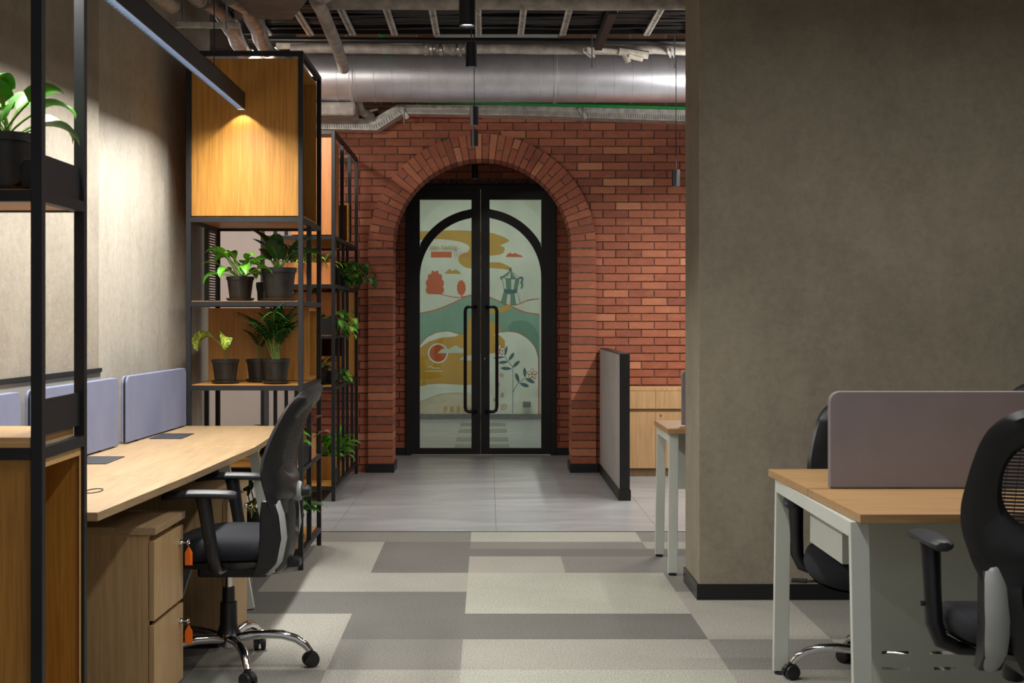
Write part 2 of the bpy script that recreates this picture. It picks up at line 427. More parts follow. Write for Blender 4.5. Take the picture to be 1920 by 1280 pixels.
# right column
struct(B(.979, 4, 6.62, 7.07, 0, 3.95), 'wall_column', M['wall_col'], bevel=.004)
mb = MB(); mb.box(.969, 4, 6.61, 6.62, 0, .073); mb.box(.969, .979, 6.62, 7.07, 0, .073)
struct(mb, 'baseboard_column', M['black_gloss'])
struct(B(3.9, 4.0, -1, 6.62, 0, 3.95), 'wall_right', M['wall_col'])
# partition
mb = MB(); mb.box(.942, 1.008, 10.185, 11.98, .075, 1.04)
pt = thing('partition_wall', 'low pale plastered partition with black end cap, standing out from the brick wall', 'partition', (.975, 11, 0))
mb.build('panel', M['part'], pt)
mb = MB(); mb.box(.94, 1.011, 10.16, 10.184, 0, 1.042); mb.box(.94, 1.011, 10.184, 11.98, 1.0402, 1.046)
mb.build('end_cap', M['black'], pt, label='black end cap')
mb = MB(); mb.box(.932, .9415, 10.15, 11.98, 0, .075); mb.box(1.0085, 1.018, 10.15, 11.98, 0, .075); mb.box(.9415, 1.0085, 10.15, 10.1598, 0, .075)
mb.build('skirting', M['black'], pt)

# ------------------------------------------------------------------ brick wall with arch
YB = 12.0; AX = -.05; AZ = 1.886; RI = .75; RO = .958; CH = .067; BL = .216; G = .0095
def wall_with_arch():
    mb = MB(); y0, y1 = YB+.009, YB+.30; top = 3.0
    XL, XR = -1.62, 4.0
    mb.box(XL, AX-RI-.02, y0, y1, 0, top, 1); mb.box(AX+RI+.02, XR, y0, y1, 0, top, 1)
    n = 40; R = RI+.02
    for i in range(n):
        a0 = PI*i/n; a1 = PI*(i+1)/n
        xa, za = AX+R*math.cos(a0), AZ+R*math.sin(a0); xb, zb = AX+R*math.cos(a1), AZ+R*math.sin(a1)
        mb.hexa([(xb, y0, zb), (xa, y0, za), (xa, y1, za), (xb, y1, zb), (xb, y0, top), (xa, y0, top), (xa, y1, top), (xb, y1, top)], 1)
    rnd = random.Random(11); row = 0; z = 0
    while z < top-.01:
        zt = min(z+CH-G, top); x = XL - (BL/2 if row % 2 else 0)
        dz = max(0, z-AZ); lim = (math.sqrt(max(0, (RO-.03)**2-dz*dz)) if z > AZ else RO-.03)
        if z > AZ+RO-.03: lim = 0
        while x < XR:
            a, b = max(x, XL), min(x+BL-G, XR); tone = min(1, max(.02, rnd.gauss(.43, .27)))
            segs = []
            if lim > 0:
                if a < AX-lim: segs.append((a, min(b, AX-lim)))
                if b > AX+lim: segs.append((max(a, AX+lim), b))
            else: segs = [(a, b)]
            for p, q in segs:
                if q-p > .012:
                    j = rnd.uniform(-.0015, .0015); mb.box(p, q, YB+j, y0+.002, z, zt, 0, tone)
            x += BL
        z += CH; row += 1
    return struct(mb, 'wall_back', [M['brick'], M['mortar']], bevel=0)
wall_with_arch()
def arch_ring():
    mb = MB(); rnd = random.Random(5); y0, y1 = YB-.03, YB+.33
    n = 44
    for i in range(n):
        a0 = PI*i/n; a1 = PI*(i+1)/n; g = .0055
        parts = [(RI, RO)] if i % 2 == 0 else ([(RI, RI+.118), (RI+.128, RO)] if i % 4 == 1 else [(RI, RI+.078), (RI+.088, RO)])
        for r0, r1 in parts:
            tone = min(1, max(.02, rnd.gauss(.42, .2))); P = []
            for y in (y0, y1):
                for r, a in ((r0, a0+g), (r1, a0+g*.85), (r1, a1-g*.85), (r0, a1-g)):
                    P.append((AX+r*math.cos(a), y, AZ+r*math.sin(a)))
            mb.add(P, [(0,1,2,3),(7,6,5,4),(0,4,5,1),(1,5,6,2),(2,6,7,3),(3,7,4,0)], 0, tone)
        P = []
        for y in (y0+.004, y1-.004):
            for r, a in ((RI+.005, a0), (RO-.005, a0), (RO-.005, a1), (RI+.005, a1)):
                P.append((AX+r*math.cos(a), y, AZ+r*math.sin(a)))
        mb.add(P, [(0,1,2,3),(7,6,5,4),(0,4,5,1),(1,5,6,2),(2,6,7,3),(3,7,4,0)], 1)
    z = .073
    while z < AZ-.005:
        zt = min(z+CH-G, AZ-.002)
        for sgn in (-1, 1):
            a, b = AX+sgn*RI, AX+sgn*RO; tone = min(1, max(.02, rnd.gauss(.42, .2)))
            mb.box(a, b, y0, y1, z, zt, 0, tone)
            if z < .08: mb.box(a+sgn*.004, b-sgn*.004, y0+.004, y1-.004, .0, AZ, 1)
        z += CH
    return struct(mb, 'trim_arch', [M['brick'], M['mortar']])
arch_ring()
for s, nm in ((-1, 'left'), (1, 'right')):
    a, b = AX+s*(RI-.012), AX+s*(RO+.012)
    struct(B(a, b, YB-.042, YB+.345, 0, .075), 'baseboard_arch_'+nm, M['black'])
# vestibule behind the arch
YD = 13.46
def vest():
    mb = MB(); rnd = random.Random(8)
    DX0, DX1, DZ = U(761, YD), U(1043, YD), V(347, YD)
    XL, XR = -1.05, .95
    mb.box(XL, DX0, YD+.012, YD+.2, 0, 3.2, 1); mb.box(DX1, XR, YD+.012, YD+.2, 0, 3.2, 1); mb.box(DX0, DX1, YD+.012, YD+.2, DZ, 3.2, 1)
    z = 0; row = 0
    while z < 3.1:
        x = XL-(BL/2 if row % 2 else 0)
        while x < XR:
            a, b = max(x, XL), min(x+BL-G, XR); zt = z+CH-G; segs = [(a, b)]
            if z < DZ-.002:
                segs = []
                if a < DX0: segs.append((a, min(b, DX0)))
                if b > DX1: segs.append((max(a, DX1), b))
            for p, q in segs:
                if q-p > .012: mb.box(p, q, YD, YD+.014, max(z, DZ) if (z < DZ < zt) and not (q <= DX0 or p >= DX1) else z, zt, 0, min(1, max(.02, rnd.gauss(.35, .2))))
            x += BL
        z += CH; row += 1
    struct(mb, 'wall_vestibule_rear', [M['brick'], M['mortar']])
    for nm, x0, x1 in (('left', -1.15, -1.05), ('right', .95, 1.05)):
        mb = MB(); mb.box(x0, x1, YB+.345, YD+.2, 0, 3.2, 1)
        xx = -1.052 if nm == 'left' else .938; z = 0; row = 0
        while z < 3.1:
            y = YB+.345-(BL/2 if row % 2 else 0)
            while y < YD:
                mb.box(xx, xx+.014, max(y, YB+.345), min(y+BL-G, YD), z, z+CH-G, 0, rnd.uniform(.1, .7)); y += BL
            z += CH; row += 1
        struct(mb, 'wall_vestibule_'+nm, [M['brick'], M['mortar']])
    struct(B(-1.05, DX0, YD-.012, YD, 0, .07), 'baseboard_vestibule_left', M['black'])
    struct(B(DX1, .95, YD-.012, YD, 0, .07), 'baseboard_vestibule_right', M['black'])
    struct(B(-3.2, -1.05, 13.62, 13.7, 0, 3.25), 'wall_back_room_front_left', M['mint_wall'])
    struct(B(.95, 3.2, 13.62, 13.7, 0, 3.25), 'wall_back_room_front_right', M['mint_wall'])
    struct(B(-1.15, 1.05, YB+.33, YD+.2, 3.2, 3.25), 'ceiling_vestibule', M['ceiling'])
vest()
struct(B(-1.62, 4, YB+.02, YB+.32, 3.0, 3.95), 'wall_upper', M['blocks'])

# ------------------------------------------------------------------ double door
def door():
    s = F/YD
    x = lambda p: U(p, YD); z = lambda p: V(p, YD)
    y0, y1 = YD-.005, YD+.05
    fr = MB(); fr.box(x(761.5), x(771.2), y0-.02, y1+.03, 0, z(347.5)); fr.box(x(1032.8), x(1042.5), y0-.02, y1+.03, 0, z(347.5))
    fr.box(x(771.2), x(1032.8), y0-.02, y1+.03, z(353.8), z(347.5))
    struct(fr, 'trim_door_frame', M['black'], bevel=.002)
    cxp, czp, ri, ro = 901, 521, 114, 130
    for nm, lx0, lx1, gx0, gx1, inner in (('door_1', 771.3, 901.0, 787, 884, 884), ('door_2', 901.3, 1032.7, 918, 1015, 918)):
        leaf = MB()
        leaf.box(x(lx0), x(gx0), y0, y1, .008, z(354)); leaf.box(x(gx1), x(lx1), y0, y1, .008, z(354))
        leaf.box(x(gx0), x(gx1), y0, y1, .008, z(840)); leaf.box(x(gx0), x(gx1), y0, y1, z(374), z(354))
        # closer housing
        leaf.box(x(lx0+10), x(lx1-10), y0-.02, y0, z(370), z(358))
        d = struct(leaf, nm, M['black'])
        ar = MB(); n = 18; P = []
        for i in range(n+1):
            a = math.radians(90)*i/n
            ex = math.cos(a); ez = math.sin(a)
            sg = -1 if nm == 'door_1' else 1
            P.append(((cxp+sg*ri*ex), czp-ri*ez, (cxp+sg*ro*ex), czp-ro*ez))
        for i in range(n):
            a, b = P[i], P[i+1]
            def cl(u): return min(max(u, gx0), gx1)
            q = [(cl(a[0]), a[1]), (cl(a[2]), a[3]), (cl(b[2]), b[3]), (cl(b[0]), b[1])]
            ar.hexa([(x(u), y0+.005, z(v)) for u, v in q] + [(x(u), y1-.01, z(v)) for u, v in q])
        ar.build('arched_muntin', M['black'], d)
        B(x(gx0)-.004, x(gx1)+.004, YD+.02, YD+.028, z(840)-.004, z(374)+.004).build('glass', M['glass'], d)
        sg = -1 if nm == 'door_1' else 1
        hx = x(902+sg*29.5); sx = x(902+sg*10)
        yh = y0-.075
        pts = [(sx, y0, z(575)), (sx, yh+.03, z(575)), (sx+sg*.02, yh, z(575))] + \
              [(sx+(hx-sx)*.7, yh, z(575)), (hx-sg*.008, yh, z(577.5)), (hx, yh, z(583)), (hx, yh, z(672)), (hx, yh, z(760)),
               (hx-sg*.008, yh, z(768)), (sx+(hx-sx)*.7, yh, z(770.5)), (sx+sg*.02, yh, z(771)), (sx, yh+.03, z(771)), (sx, y0, z(771))]
        MB().tube(pts, .0155, 12).build('door_handle', M['black_gloss'], d, smooth=True, angle=60)
        if nm == 'door_2':
            lk = MB(); lk.box(x(906), x(912), y0-.006, y0, z(684), z(664)); lk.build('lock_plate', M['black_gloss'], d, bevel=.002)
            MB().lathe([(.007, y0-.012), (.007, y0-.006)], 12, (x(909), 0, z(672)), axis='y').build('keyhole', M['steel'], d)
door()

# ------------------------------------------------------------------ mural in the back room
def mural():
    YM = 18.1
    root = thing('wall_graphic', 'large painted wall graphic of hills, sun, coffee pot and plants seen through the glass doors', 'mural', (0, YM-.001, 1.2))
    X = lambda p: U(p, YM); Z = lambda p: V(p, YM)
    lay = [0]
    def poly(name, pts, mat, smooth=0, label=None):
        lay[0] += 1; d = YM-.00025*lay[0]
        if smooth: pts = catmull(pts, smooth)
        m = MB(); P = [(X(a), Z(b)) for a, b in pts]
        m.prism(P, d-.0002, d, 'xz'); return m.build(name, M[mat], root, label=label)
    def line(name, pts, wd, mat, smooth=6, closed=False):
        lay[0] += 1; d = YM-.00025*lay[0]
        if smooth: pts = catmull(pts, smooth, closed)
        if closed: pts = pts+[pts[0]]
        vs = []; n = len(pts)
        for i in range(n):
            a, b = pts[max(0, i-1)], pts[min(n-1, i+1)]
            if pts[0] == pts[-1] and i in (0, n-1): a, b = pts[-2], pts[1]
            L = math.hypot(b[0]-a[0], b[1]-a[1]) or 1; nx, ny = -(b[1]-a[1])/L*wd/2, (b[0]-a[0])/L*wd/2
            p = pts[i]; vs += [(X(p[0]+nx), d, Z(p[1]+ny)), (X(p[0]-nx), d, Z(p[1]-ny))]
        m = MB().add(vs, [(2*k, 2*k+1, 2*k+3, 2*k+2) for k in range(n-1)])
        return m.build(name, M[mat], root)
    def c6(p): return [(740+a/4, 300+b/4) for a, b in p]
    def c7(p): return [(740+a/4, 580+b/4) for a, b in p]
    poly('sky_field', [(770, 345), (1011, 345), (1011, 776), (770, 776)], 'p_sky')
    poly('smoke_swirl', c6([(150, 540), (300, 532), (420, 526), (600, 532), (720, 545), (800, 570), (858, 602), (835, 620), (792, 640), (822, 655), (822, 685),
        (790, 708), (700, 716), (600, 705), (620, 740), (700, 765), (790, 768), (860, 800), (878, 832), (820, 818), (720, 810), (620, 815), (540, 808), (490, 775),
        (478, 735), (500, 705), (545, 690), (562, 655), (520, 622), (420, 600), (300, 592), (150, 600)]), 'p_olive', 3)
    poly('loading_bar', c6([(272, 686), (428, 686), (428, 731), (272, 731)]), 'p_rust')
    for i in range(8): poly('loading_tick', c6([(450+i*15, 688), (453+i*15, 688), (453+i*15, 730), (450+i*15, 730)]), 'p_rust')
    for pts, mt in (([(830, 725), (850, 702), (868, 694), (882, 705), (905, 695), (925, 708), (945, 712), (965, 727)], 'p_rust'),
                    ([(372, 850), (395, 828), (415, 815), (430, 832), (455, 820), (480, 832), (500, 852)], 'p_olive')):
        poly('cloud', c6(pts), mt)
    def bumpy(cx, top, bot, w):
        out = []; n = 60
        for i in range(n):
            a = 2*PI*i/n; r = .94+.16*abs(math.sin(6*a))
            out.append((cx+w/2*r*math.cos(a), (top+bot)/2+(bot-top)/2*r*math.sin(a)))
        return out
    line('tree_trunk', c6([(292, 1000), (292, 1090)]), 3, 'p_rust', 0); line('tree_trunk', c6([(505, 1000), (505, 1040)]), 2, 'p_rust', 0)
    poly('round_tree', c6(bumpy(302, 835, 1060, 128)), 'p_rust'); poly('round_tree', c6(bumpy(500, 903, 1010, 62)), 'p_rust')
    # hills
    poly('far_hill', c6([(150, 1000), (350, 1008), (470, 1035), (620, 1000), (720, 1030), (870, 1086), (980, 1060), (1085, 1040), (1085, 1300), (150, 1300)]), 'p_sky')
    line('hill_outline', c6([(330, 1000), (400, 1020), (480, 1030), (560, 1015)]), 1.5, 'p_rust')
    line('hill_outline', c6([(860, 1088), (930, 1080), (1000, 1050), (1085, 1040)]), 1.6, 'p_rust')
    poly('green_hill', c6([(120, 1152)]+catmull([(190, 1148), (300, 1125), (430, 1075), (540, 1022), (640, 1005), (740, 1040), (880, 1100), (980, 1140), (1085, 1156)], 5, False)+[(1085, 1700), (120, 1700)]), 'p_teal')
    line('hill_outline', c6([(120, 1152), (190, 1148), (300, 1125), (430, 1075), (540, 1022), (640, 1005), (740, 1040), (880, 1100), (980, 1140), (1085, 1156)]), 1.9, 'p_rust')
    poly('dark_bush', c7([(860, 170), (850, 130), (880, 95), (930, 82), (985, 85), (1030, 110), (1060, 150), (1085, 200), (1085, 420), (1060, 380), (1000, 250)]), 'p_deep')
    poly('winding_path', c6([(880, 1086), (860, 1120), (790, 1145), (700, 1160), (640, 1180), (600, 1230), (560, 1180), (600, 1150), (700, 1128), (780, 1115), (830, 1090)]), 'p_mustard', 3)
    poly('winding_path', c7([(560, 60), (640, 80), (715, 85), (770, 110), (795, 140), (780, 175), (740, 190), (640, 195), (560, 190)]), 'p_mustard', 3)
    # coffee pot
    P = lambda l: [(900+a/8, 480+b/8) for a, b in l]
    for a, b, c, d in (((455, 225), (330, 310), (360, 330), None), ((458, 225), (455, 340), (530, 335), None)):
        poly('pot_lid', P([a, b, c]), 'p_sage')
    poly('pot_body', P([(388, 340), (458, 340), (462, 500), (400, 495)]), 'p_sage'); poly('pot_body', P([(535, 335), (585, 330), (555, 495), (505, 500)]), 'p_sage')
    poly('pot_body', P([(358, 540), (405, 560), (380, 735), (315, 700)]), 'p_sage'); poly('pot_body', P([(460, 565), (512, 560), (535, 735), (462, 742)]), 'p_sage')
    poly('pot_band', P([(358, 488), (410, 500), (500, 502), (560, 488), (555, 540), (500, 562), (410, 560), (358, 540)]), 'p_teal_d')
    for l in ([(455, 215), (320, 315), (385, 338), (535, 335), (590, 322), (455, 215)], [(330, 320), (362, 490)], [(588, 330), (558, 490)], [(358, 540), (315, 700)], [(560, 540), (605, 700)],
              [(455, 215), (388, 338)], [(455, 215), (535, 335)], [(388, 338), (400, 495)], [(462, 340), (462, 500)], [(535, 335), (505, 500)], [(405, 560), (380, 735)], [(462, 562), (462, 742)], [(512, 560), (535, 735)]):
        line('pot_outline', P(l), .7, 'p_teal_d', 0)
    line('pot_handle', P([(590, 325), (630, 320), (635, 360), (615, 390), (635, 420), (620, 480)]), 2.6, 'p_teal_d')
    poly('pot_knob', P([(455+18*math.cos(k*.5), 190+20*math.sin(k*.5)) for k in range(12)]), 'p_teal_d')
    line('pot_spout', P([(335, 330), (318, 340), (305, 325), (315, 305), (332, 312)]), 1.2, 'p_teal_d')
    # lower arches
    poly('white_arch', c7([(120, 400), (180, 280), (240, 210), (310, 175), (400, 163), (480, 185), (540, 240), (600, 330), (600, 800), (120, 800)]), 'p_white')
    line('arch_outline', c7([(180, 280), (240, 210), (310, 175), (400, 163), (480, 185), (540, 240)]), 1.1, 'p_rust')
    poly('yellow_field', c7([(120, 330), (190, 285), (260, 240), (350, 212), (450, 203), (560, 160), (700, 120), (800, 190), (832, 240), (825, 300), (760, 325), (640, 330), (600, 330), (600, 562),
        (520, 566), (430, 560), (330, 556), (250, 562), (190, 578), (120, 600)]), 'p_mustard')
    rr = [(325+75*math.cos(2*PI*k/30), 328+75*math.sin(2*PI*k/30)) for k in range(30)]
    poly('sun_ring', c7(rr), 'p_white'); poly('sun', c7([(325+.86*(a-325), 328+.86*(b-328)) for a, b in rr]), 'p_rust')
    poly('cloud', c7([(320, 327), (350, 300), (380, 290), (410, 297), (440, 275), (465, 270), (490, 290), (520, 290), (520, 327)]), 'p_sky')
    poly('cloud', c7([(485, 378), (510, 355), (545, 345), (600, 340), (600, 385)]), 'p_sky')
    line('mountain_outline', c7([(222, 462), (262, 425), (290, 440), (330, 438), (366, 462), (222, 462)]), 1.5, 'p_white', 0)
    poly('sand_field', c7([(120, 700)]+catmull([(200, 685), (300, 645), (400, 626), (480, 625), (570, 632), (700, 640)], 4, False)+[(700, 784), (120, 784)]), 'p_sand')
    for i in range(17):
        u = 205+i*22; v = 685-60*math.sin(min(1, i/11)*PI/2); line('dashed_line', c7([(u, v), (u+12, v-(3 if i < 9 else 0))]), .6, 'p_teal_d', 0)
    # right arch
    arc = [(600, 784), (640, 400), (680, 250), (740, 190), (800, 170), (860, 165), (930, 178), (1000, 220), (1050, 280), (1074, 350), (1078, 430), (1078, 784)]
    poly('white_arch', c7([(640, 784), (640, 330)]+arc[3:]), 'p_white')
    poly('yellow_spill', c7([(640, 200), (720, 190), (790, 195), (825, 230), (828, 280), (800, 318), (730, 330), (640, 330)]), 'p_mustard')
    line('arch_outline', c7(arc[4:]), 1.3, 'p_rust', 4)
    Q = lambda l: [(900+a/7.11, 620+b/7.11) for a, b in l]
    line('plant_stalk', Q([(433, 1105), (437, 830), (435, 510), (395, 430), (330, 345)]), 1.0, 'p_teal_d', 4)
    line('plant_stalk', Q([(437, 830), (470, 750), (520, 690), (600, 630)]), 1.0, 'p_teal_d', 4)
    def lf(a, b, wd):
        dx, dy = b[0]-a[0], b[1]-a[1]; L = math.hypot(dx, dy); nx, ny = -dy/L*wd, dx/L*wd
        poly('painted_leaf', Q([a, (a[0]+dx*.3+nx*.8, a[1]+dy*.3+ny*.8), (a[0]+dx*.65+nx, a[1]+dy*.65+ny), (a[0]+dx*.9+nx*.5, a[1]+dy*.9+ny*.5), b,
              (a[0]+dx*.9-nx*.5, a[1]+dy*.9-ny*.5), (a[0]+dx*.65-nx, a[1]+dy*.65-ny), (a[0]+dx*.3-nx*.8, a[1]+dy*.3-ny*.8)]), 'p_teal_d')
    for a, b, wd in (((330, 340), (360, 200), 18), ((380, 400), (455, 290), 22), ((380, 410), (245, 425), 20), ((430, 490), (530, 398), 22), ((425, 505), (275, 495), 22), ((330, 345), (180, 362), 14),
                     ((520, 690), (475, 560), 24), ((600, 625), (592, 487), 22), ((600, 630), (730, 690), 24), ((525, 695), (652, 740), 24)): lf(a, b, wd)
    for fx, fy in ((262, 255), (695, 570)):
        for k in range(5):
            a = -PI/2+k*2*PI/5; ca, sa = math.cos(a), math.sin(a); pts = []
            for q in range(9):
                t = q/8*2*PI; u = 38+34*math.cos(t); v = 17*math.sin(t); pts.append((fx+u*ca-v*sa, fy+u*sa+v*ca))
            poly('petal', Q(pts), 'p_white'); line('petal_outline', Q(pts), .9, 'p_rust', 0)
        poly('flower_centre', Q([(fx+14*math.cos(k), fy+14*math.sin(k)) for k in range(6)]), 'p_rust')
    for bx, by, rx, ry, rot in ((287, 583, 27, 18, .6), (245, 717, 12, 24, .3), (296, 852, 16, 27, 0), (190, 915, 12, 22, 0), (317, 1010, 30, 42, .7)):
        pts = []
        for q in range(12):
            t = q/12*2*PI; u, v = rx*math.cos(t), ry*math.sin(t); pts.append((bx+u*math.cos(rot)-v*math.sin(rot), by+u*math.sin(rot)+v*math.cos(rot)))
        line('coffee_bean', Q(pts+[pts[0]]), .8, 'p_rust', 0)
        line('coffee_bean', Q([(bx+ry*.7*math.sin(rot), by-ry*.7*math.cos(rot)), (bx-ry*.7*math.sin(rot), by+ry*.7*math.cos(rot))]), .6, 'p_rust', 0)
    # lettering
    def text(name, s, px, py, hpx, mat, sp=1.0):
        cu = bpy.data.curves.new(name, 'FONT'); cu.body = s; cu.size = hpx*YM/F*1.5; cu.extrude = .0001; cu.offset = .0011; cu.space_character = sp
        o = bpy.data.objects.new(name, cu); C.objects.link(o); bpy.context.view_layer.update()
        me = bpy.data.meshes.new_from_object(o.evaluated_get(bpy.context.evaluated_depsgraph_get()))
        bpy.data.objects.remove(o); me.materials.clear(); me.materials.append(M[mat])
        lay[0] += 1
        t = bpy.data.objects.new(name, me); C.objects.link(t); t.parent = root
        t.rotation_euler = (PI/2, 0, 0); t.location = Vector((X(px), YM-.00025*lay[0], Z(py)))-root.location
    text('lettering', 'Idea loading...', 807, 466, 6.2, 'p_olive', 1.1)
    text('lettering', 'FRESH', 832.5, 771, 9.5, 'p_mustard', 1.6)
mural()
so = B(U(980, 18.1), U(995, 18.1), 18.0, 18.04, V(763, 18.1), V(751, 18.1)).build('socket_box', M['steel'], bevel=.004)
tag(so, 'small grey socket box on the painted wall behind the right glass door', 'socket')

# ------------------------------------------------------------------ ceiling services
def cyl_x(name, x0, x1, y, z, r, mat, label, cat, z1=None, n=20, group=None, wob=0, seams=None):
    pts = []; k = 24; rnd = random.Random(int(y*100+z*10))
    for i in range(k+1):
        t = i/k; pts.append((x0+(x1-x0)*t, y+rnd.uniform(-wob, wob), z+((z1 or z)-z)*t+rnd.uniform(-wob, wob)))
    o = MB().tube(pts, r, n).build(name, mat, smooth=True, angle=60); tag(o, label, cat, group); return o
du = thing('spiral_duct', 'large round galvanised ventilation duct crossing in front of the brick wall', 'duct', (0, 11.3, 3.21))
MB().tube([(-2.3, 11.3, 3.215), (3.9, 11.3, 3.205)], .2, 64).build('duct_barrel', M['galv'], du, smooth=True)
def ringx(x, y, z, r, w, h):
    return MB().lathe([(r-.001, x-w), (r+h, x-w*.5), (r+h, x+w*.5), (r-.001, x+w)], 48, (0, y, z), axis='x')
x = -2.2
while x < 3.8:
    ringx(x, 11.3, 3.21, .2, .004, .003).build('duct_seam', M['galv'], du, smooth=True); x += .145
for x in (U(662, 11.3), U(1040, 11.3)): ringx(x, 11.3, 3.21, .2, .018, .009).build('duct_collar', M['galv'], du, smooth=True, label='raised joint collar')
# trunking
def trunk():
    t = thing('cable_trunking', 'galvanised perforated cable trunking stepping up along the top of the brick wall', 'cable tray', (0, 11.8, 2.95))
    Y = 11.76; up = [(560, 222), (700, 222), (745, 196), (1000, 197), (1300, 205)]; lo = [(560, 240), (706, 243), (755, 212), (1000, 216), (1300, 227)]
    for i in range(4):
        a, b, c, d = up[i], up[i+1], lo[i+1], lo[i]
        m = MB(); m.prism([(U(p[0], Y), V(p[1], Y)) for p in (a, b, c, d)], Y, Y+.236, 'xz'); m.build('trunking_length', M['galv_d'], t)
        # lip and ribs
        m = MB(); n = int((b[0]-a[0])/4.2)
        for k in range(n):
            f = (k+.3)/n; xa = a[0]+(b[0]-a[0])*f; ya = a[1]+(b[1]-a[1])*f; yb = d[1]+(c[1]-d[1])*f; xb = d[0]+(c[0]-d[0])*f
            m.beam((U(xb, Y), Y-.002, V(yb-1, Y)), (U(xa*.45+xb*.55, Y), Y-.002, V(ya*.45+yb*.55, Y)), .008, .004, (0, 1, 0))
        m.build('rib_pattern', M['lag'], t)
        m = MB(); m.beam((U(d[0], Y), Y-.004, V(d[1], Y)), (U(c[0], Y), Y-.004, V(c[1], Y)), .008, .008); m.beam((U((a[0]+d[0])/2, Y), Y-.004, V((a[1]+d[1])/2, Y)), (U((b[0]+c[0])/2, Y), Y-.004, V((b[1]+c[1])/2, Y)), .006, .006)
        m.build('lip', M['galv_d'], t)
trunk()
for i, px in enumerate((757, 1093)):
    t = thing('trunking_hanger', ('bent steel hanger clipped to the trunking near its step' if i == 0 else 'bent steel hanger clipped to the trunking right of the arch crown'), 'bracket', (U(px, 11.7), 11.7, 2.95))
    m = MB(); X = U(px, 11.7); m.tube([(X, 11.72, 3.945), (X, 11.72, 2.9)], .004, 6); m.build('rod', M['steel'], t)
    m = MB(); m.beam((X-.03, 11.74, 3.03), (X+.03, 11.74, 2.94), .035, .012, (0, 1, 0)); m.build('clip', M['galv_d'], t)
cyl_x('green_pipe', U(600, 11.6), 3.9, 11.62, V(184, 11.62), .017, M['green'], 'thin bright green pipe sloping along beneath the round duct', 'pipe', V(216, 11.62))
cyl_x('fire_pipe', U(690, 11.93), U(905, 11.93), 11.98, V(217, 11.98), .018, M['red'], 'red pipe showing under the trunking above the brick arch', 'pipe', V(219, 11.98))
cyl_x('black_pipe', U(465, 10.3), 3.9, 10.3, 3.31, .022, M['cable'], 'long black pipe running across above the round duct', 'pipe', 3.285, wob=.002)
cyl_x('lagged_pipe', U(545, 10.45), 3.9, 10.45, V(91, 10.45), .036, M['lag'], 'taped grey lagged pipe lying lowest above the round duct', 'pipe', V(95, 10.45), wob=.006)
cyl_x('lagged_pipe', U(520, 10.6), 3.9, 10.56, V(85, 10.56), .03, M['lag_w'], 'pale wrapped pipe just behind the lowest lagged pipe', 'pipe', V(87, 10.56), wob=.005)
cyl_x('lagged_pipe', U(610, 8.0), 3.9, 8.0, V(5, 8), .042, M['lag'], 'lagged pipe with taped joints along the very top, in front of the cable tray', 'pipe', V(6, 8), wob=.003)
m = MB()
rnd = random.Random(2)
pts = []; rr = []
for i in range(26):
    pts.append((U(795, 10.35)+.0115*i, 10.38+rnd.uniform(-.008, .008), V(91, 10.35)+rnd.uniform(-.01, .01))); rr.append(rnd.uniform(.036, .052))
m.tube(pts, rr, 14)
tag(m.build('foil_wrap', M['foil'], smooth=True), 'crumpled foil wrapping around the lagged pipes left of the pendant lamps', 'pipe wrap')
m = MB()
for a, b, r in (((1160, 97), (1215, 104), .03), ((1168, 98), (1178, 118), .022), ((1178, 104), (1205, 110), .026), ((1100, 93), (1170, 98), .02)):
    m.tube([(U(a[0], 10.35), 10.33, V(a[1], 10.35)), (U(b[0], 10.35), 10.34, V(b[1], 10.35))], r, 9)
tag(m.build('pipe_elbow', M['lag_w'], smooth=True), 'bundled pale elbow of wrapped pipe hanging under the pipes near the right column', 'pipe')
for i, px in enumerate((1110, 1265)):
    t = thing('pipe_hanger', ('slotted steel strut hanging on a rod, the one nearer the pendant lamps' if i == 0 else 'slotted steel strut hanging on a rod beside the right column'), 'bracket', (U(px, 10.2), 10.2, 3.2))
    X = U(px, 10.2); MB().tube([(X, 10.2, 3.8), (X, 10.2, V(128, 10.2))], .005, 6).build('rod', M['steel'], t)
    for s in (-.014, .014): MB().beam((X-.06+s, 10.0, V(104, 10.2)), (X+.03+s, 10.55, V(88, 10.2)), .01, .03).build('strut_rail', M['galv_d'], t)
    m = MB()
    for k in range(7): m.box(X-.055+k*.012-.012, X-.055+k*.012+.02, 10.03+k*.07, 10.05+k*.07, V(104, 10.2)+k*.009-.004, V(104, 10.2)+k*.009+.004)
    m.build('strut_slots', M['galv_d'], t)
# tray with rungs and cables
tr = thing('cable_tray', 'wide ladder cable tray with slotted rungs high over the aisle', 'cable tray', (.8, 8.6, 3.1))
for y, nm in ((8.18, 'side_rail'), (9.02, 'side_rail')): B(-1.55, 3.9, y, y+.012, 3.10, 3.17).build('side_rail', M['black_metal'], tr)
for i in range(17):
    X = -1.384+.265*i; m = MB()
    m.box(X-.02, X-.009, 8.2, 9.0, 3.085, 3.1); m.box(X+.009, X+.02, 8.2, 9.0, 3.085, 3.1)
    for k in range(21): m.box(X-.009, X+.009, 8.2+k*.04, 8.214+k*.04, 3.087, 3.099)
    m.build('rung', M['galv_d'], tr)
m = MB(); rnd = random.Random(4)
for i in range(26):
    y = 8.22+i*.029; pts = []; ph = rnd.uniform(0, 6); zz = 3.115+rnd.choice([0, .012, .024])
    for k in range(30): pts.append((-1.5+k*.18, y+.012*math.sin(k*.7+ph)+.01*math.sin(k*.23+ph*2), zz+.006*math.sin(k*.9+ph)))
    m.tube(pts, rnd.choice([.012, .015, .01]), 6)
o = m.build('cable_bundle', M['cable'], smooth=True, angle=80); tag(o, 'loose bed of black cables lying in the ladder tray', 'cables'); o['kind'] = 'stuff'
t = thing('tray_cross_arm', 'black steel channel crossing the cable tray near the right column', 'bracket', (U(1130, 8.6), 8.6, 3.05))
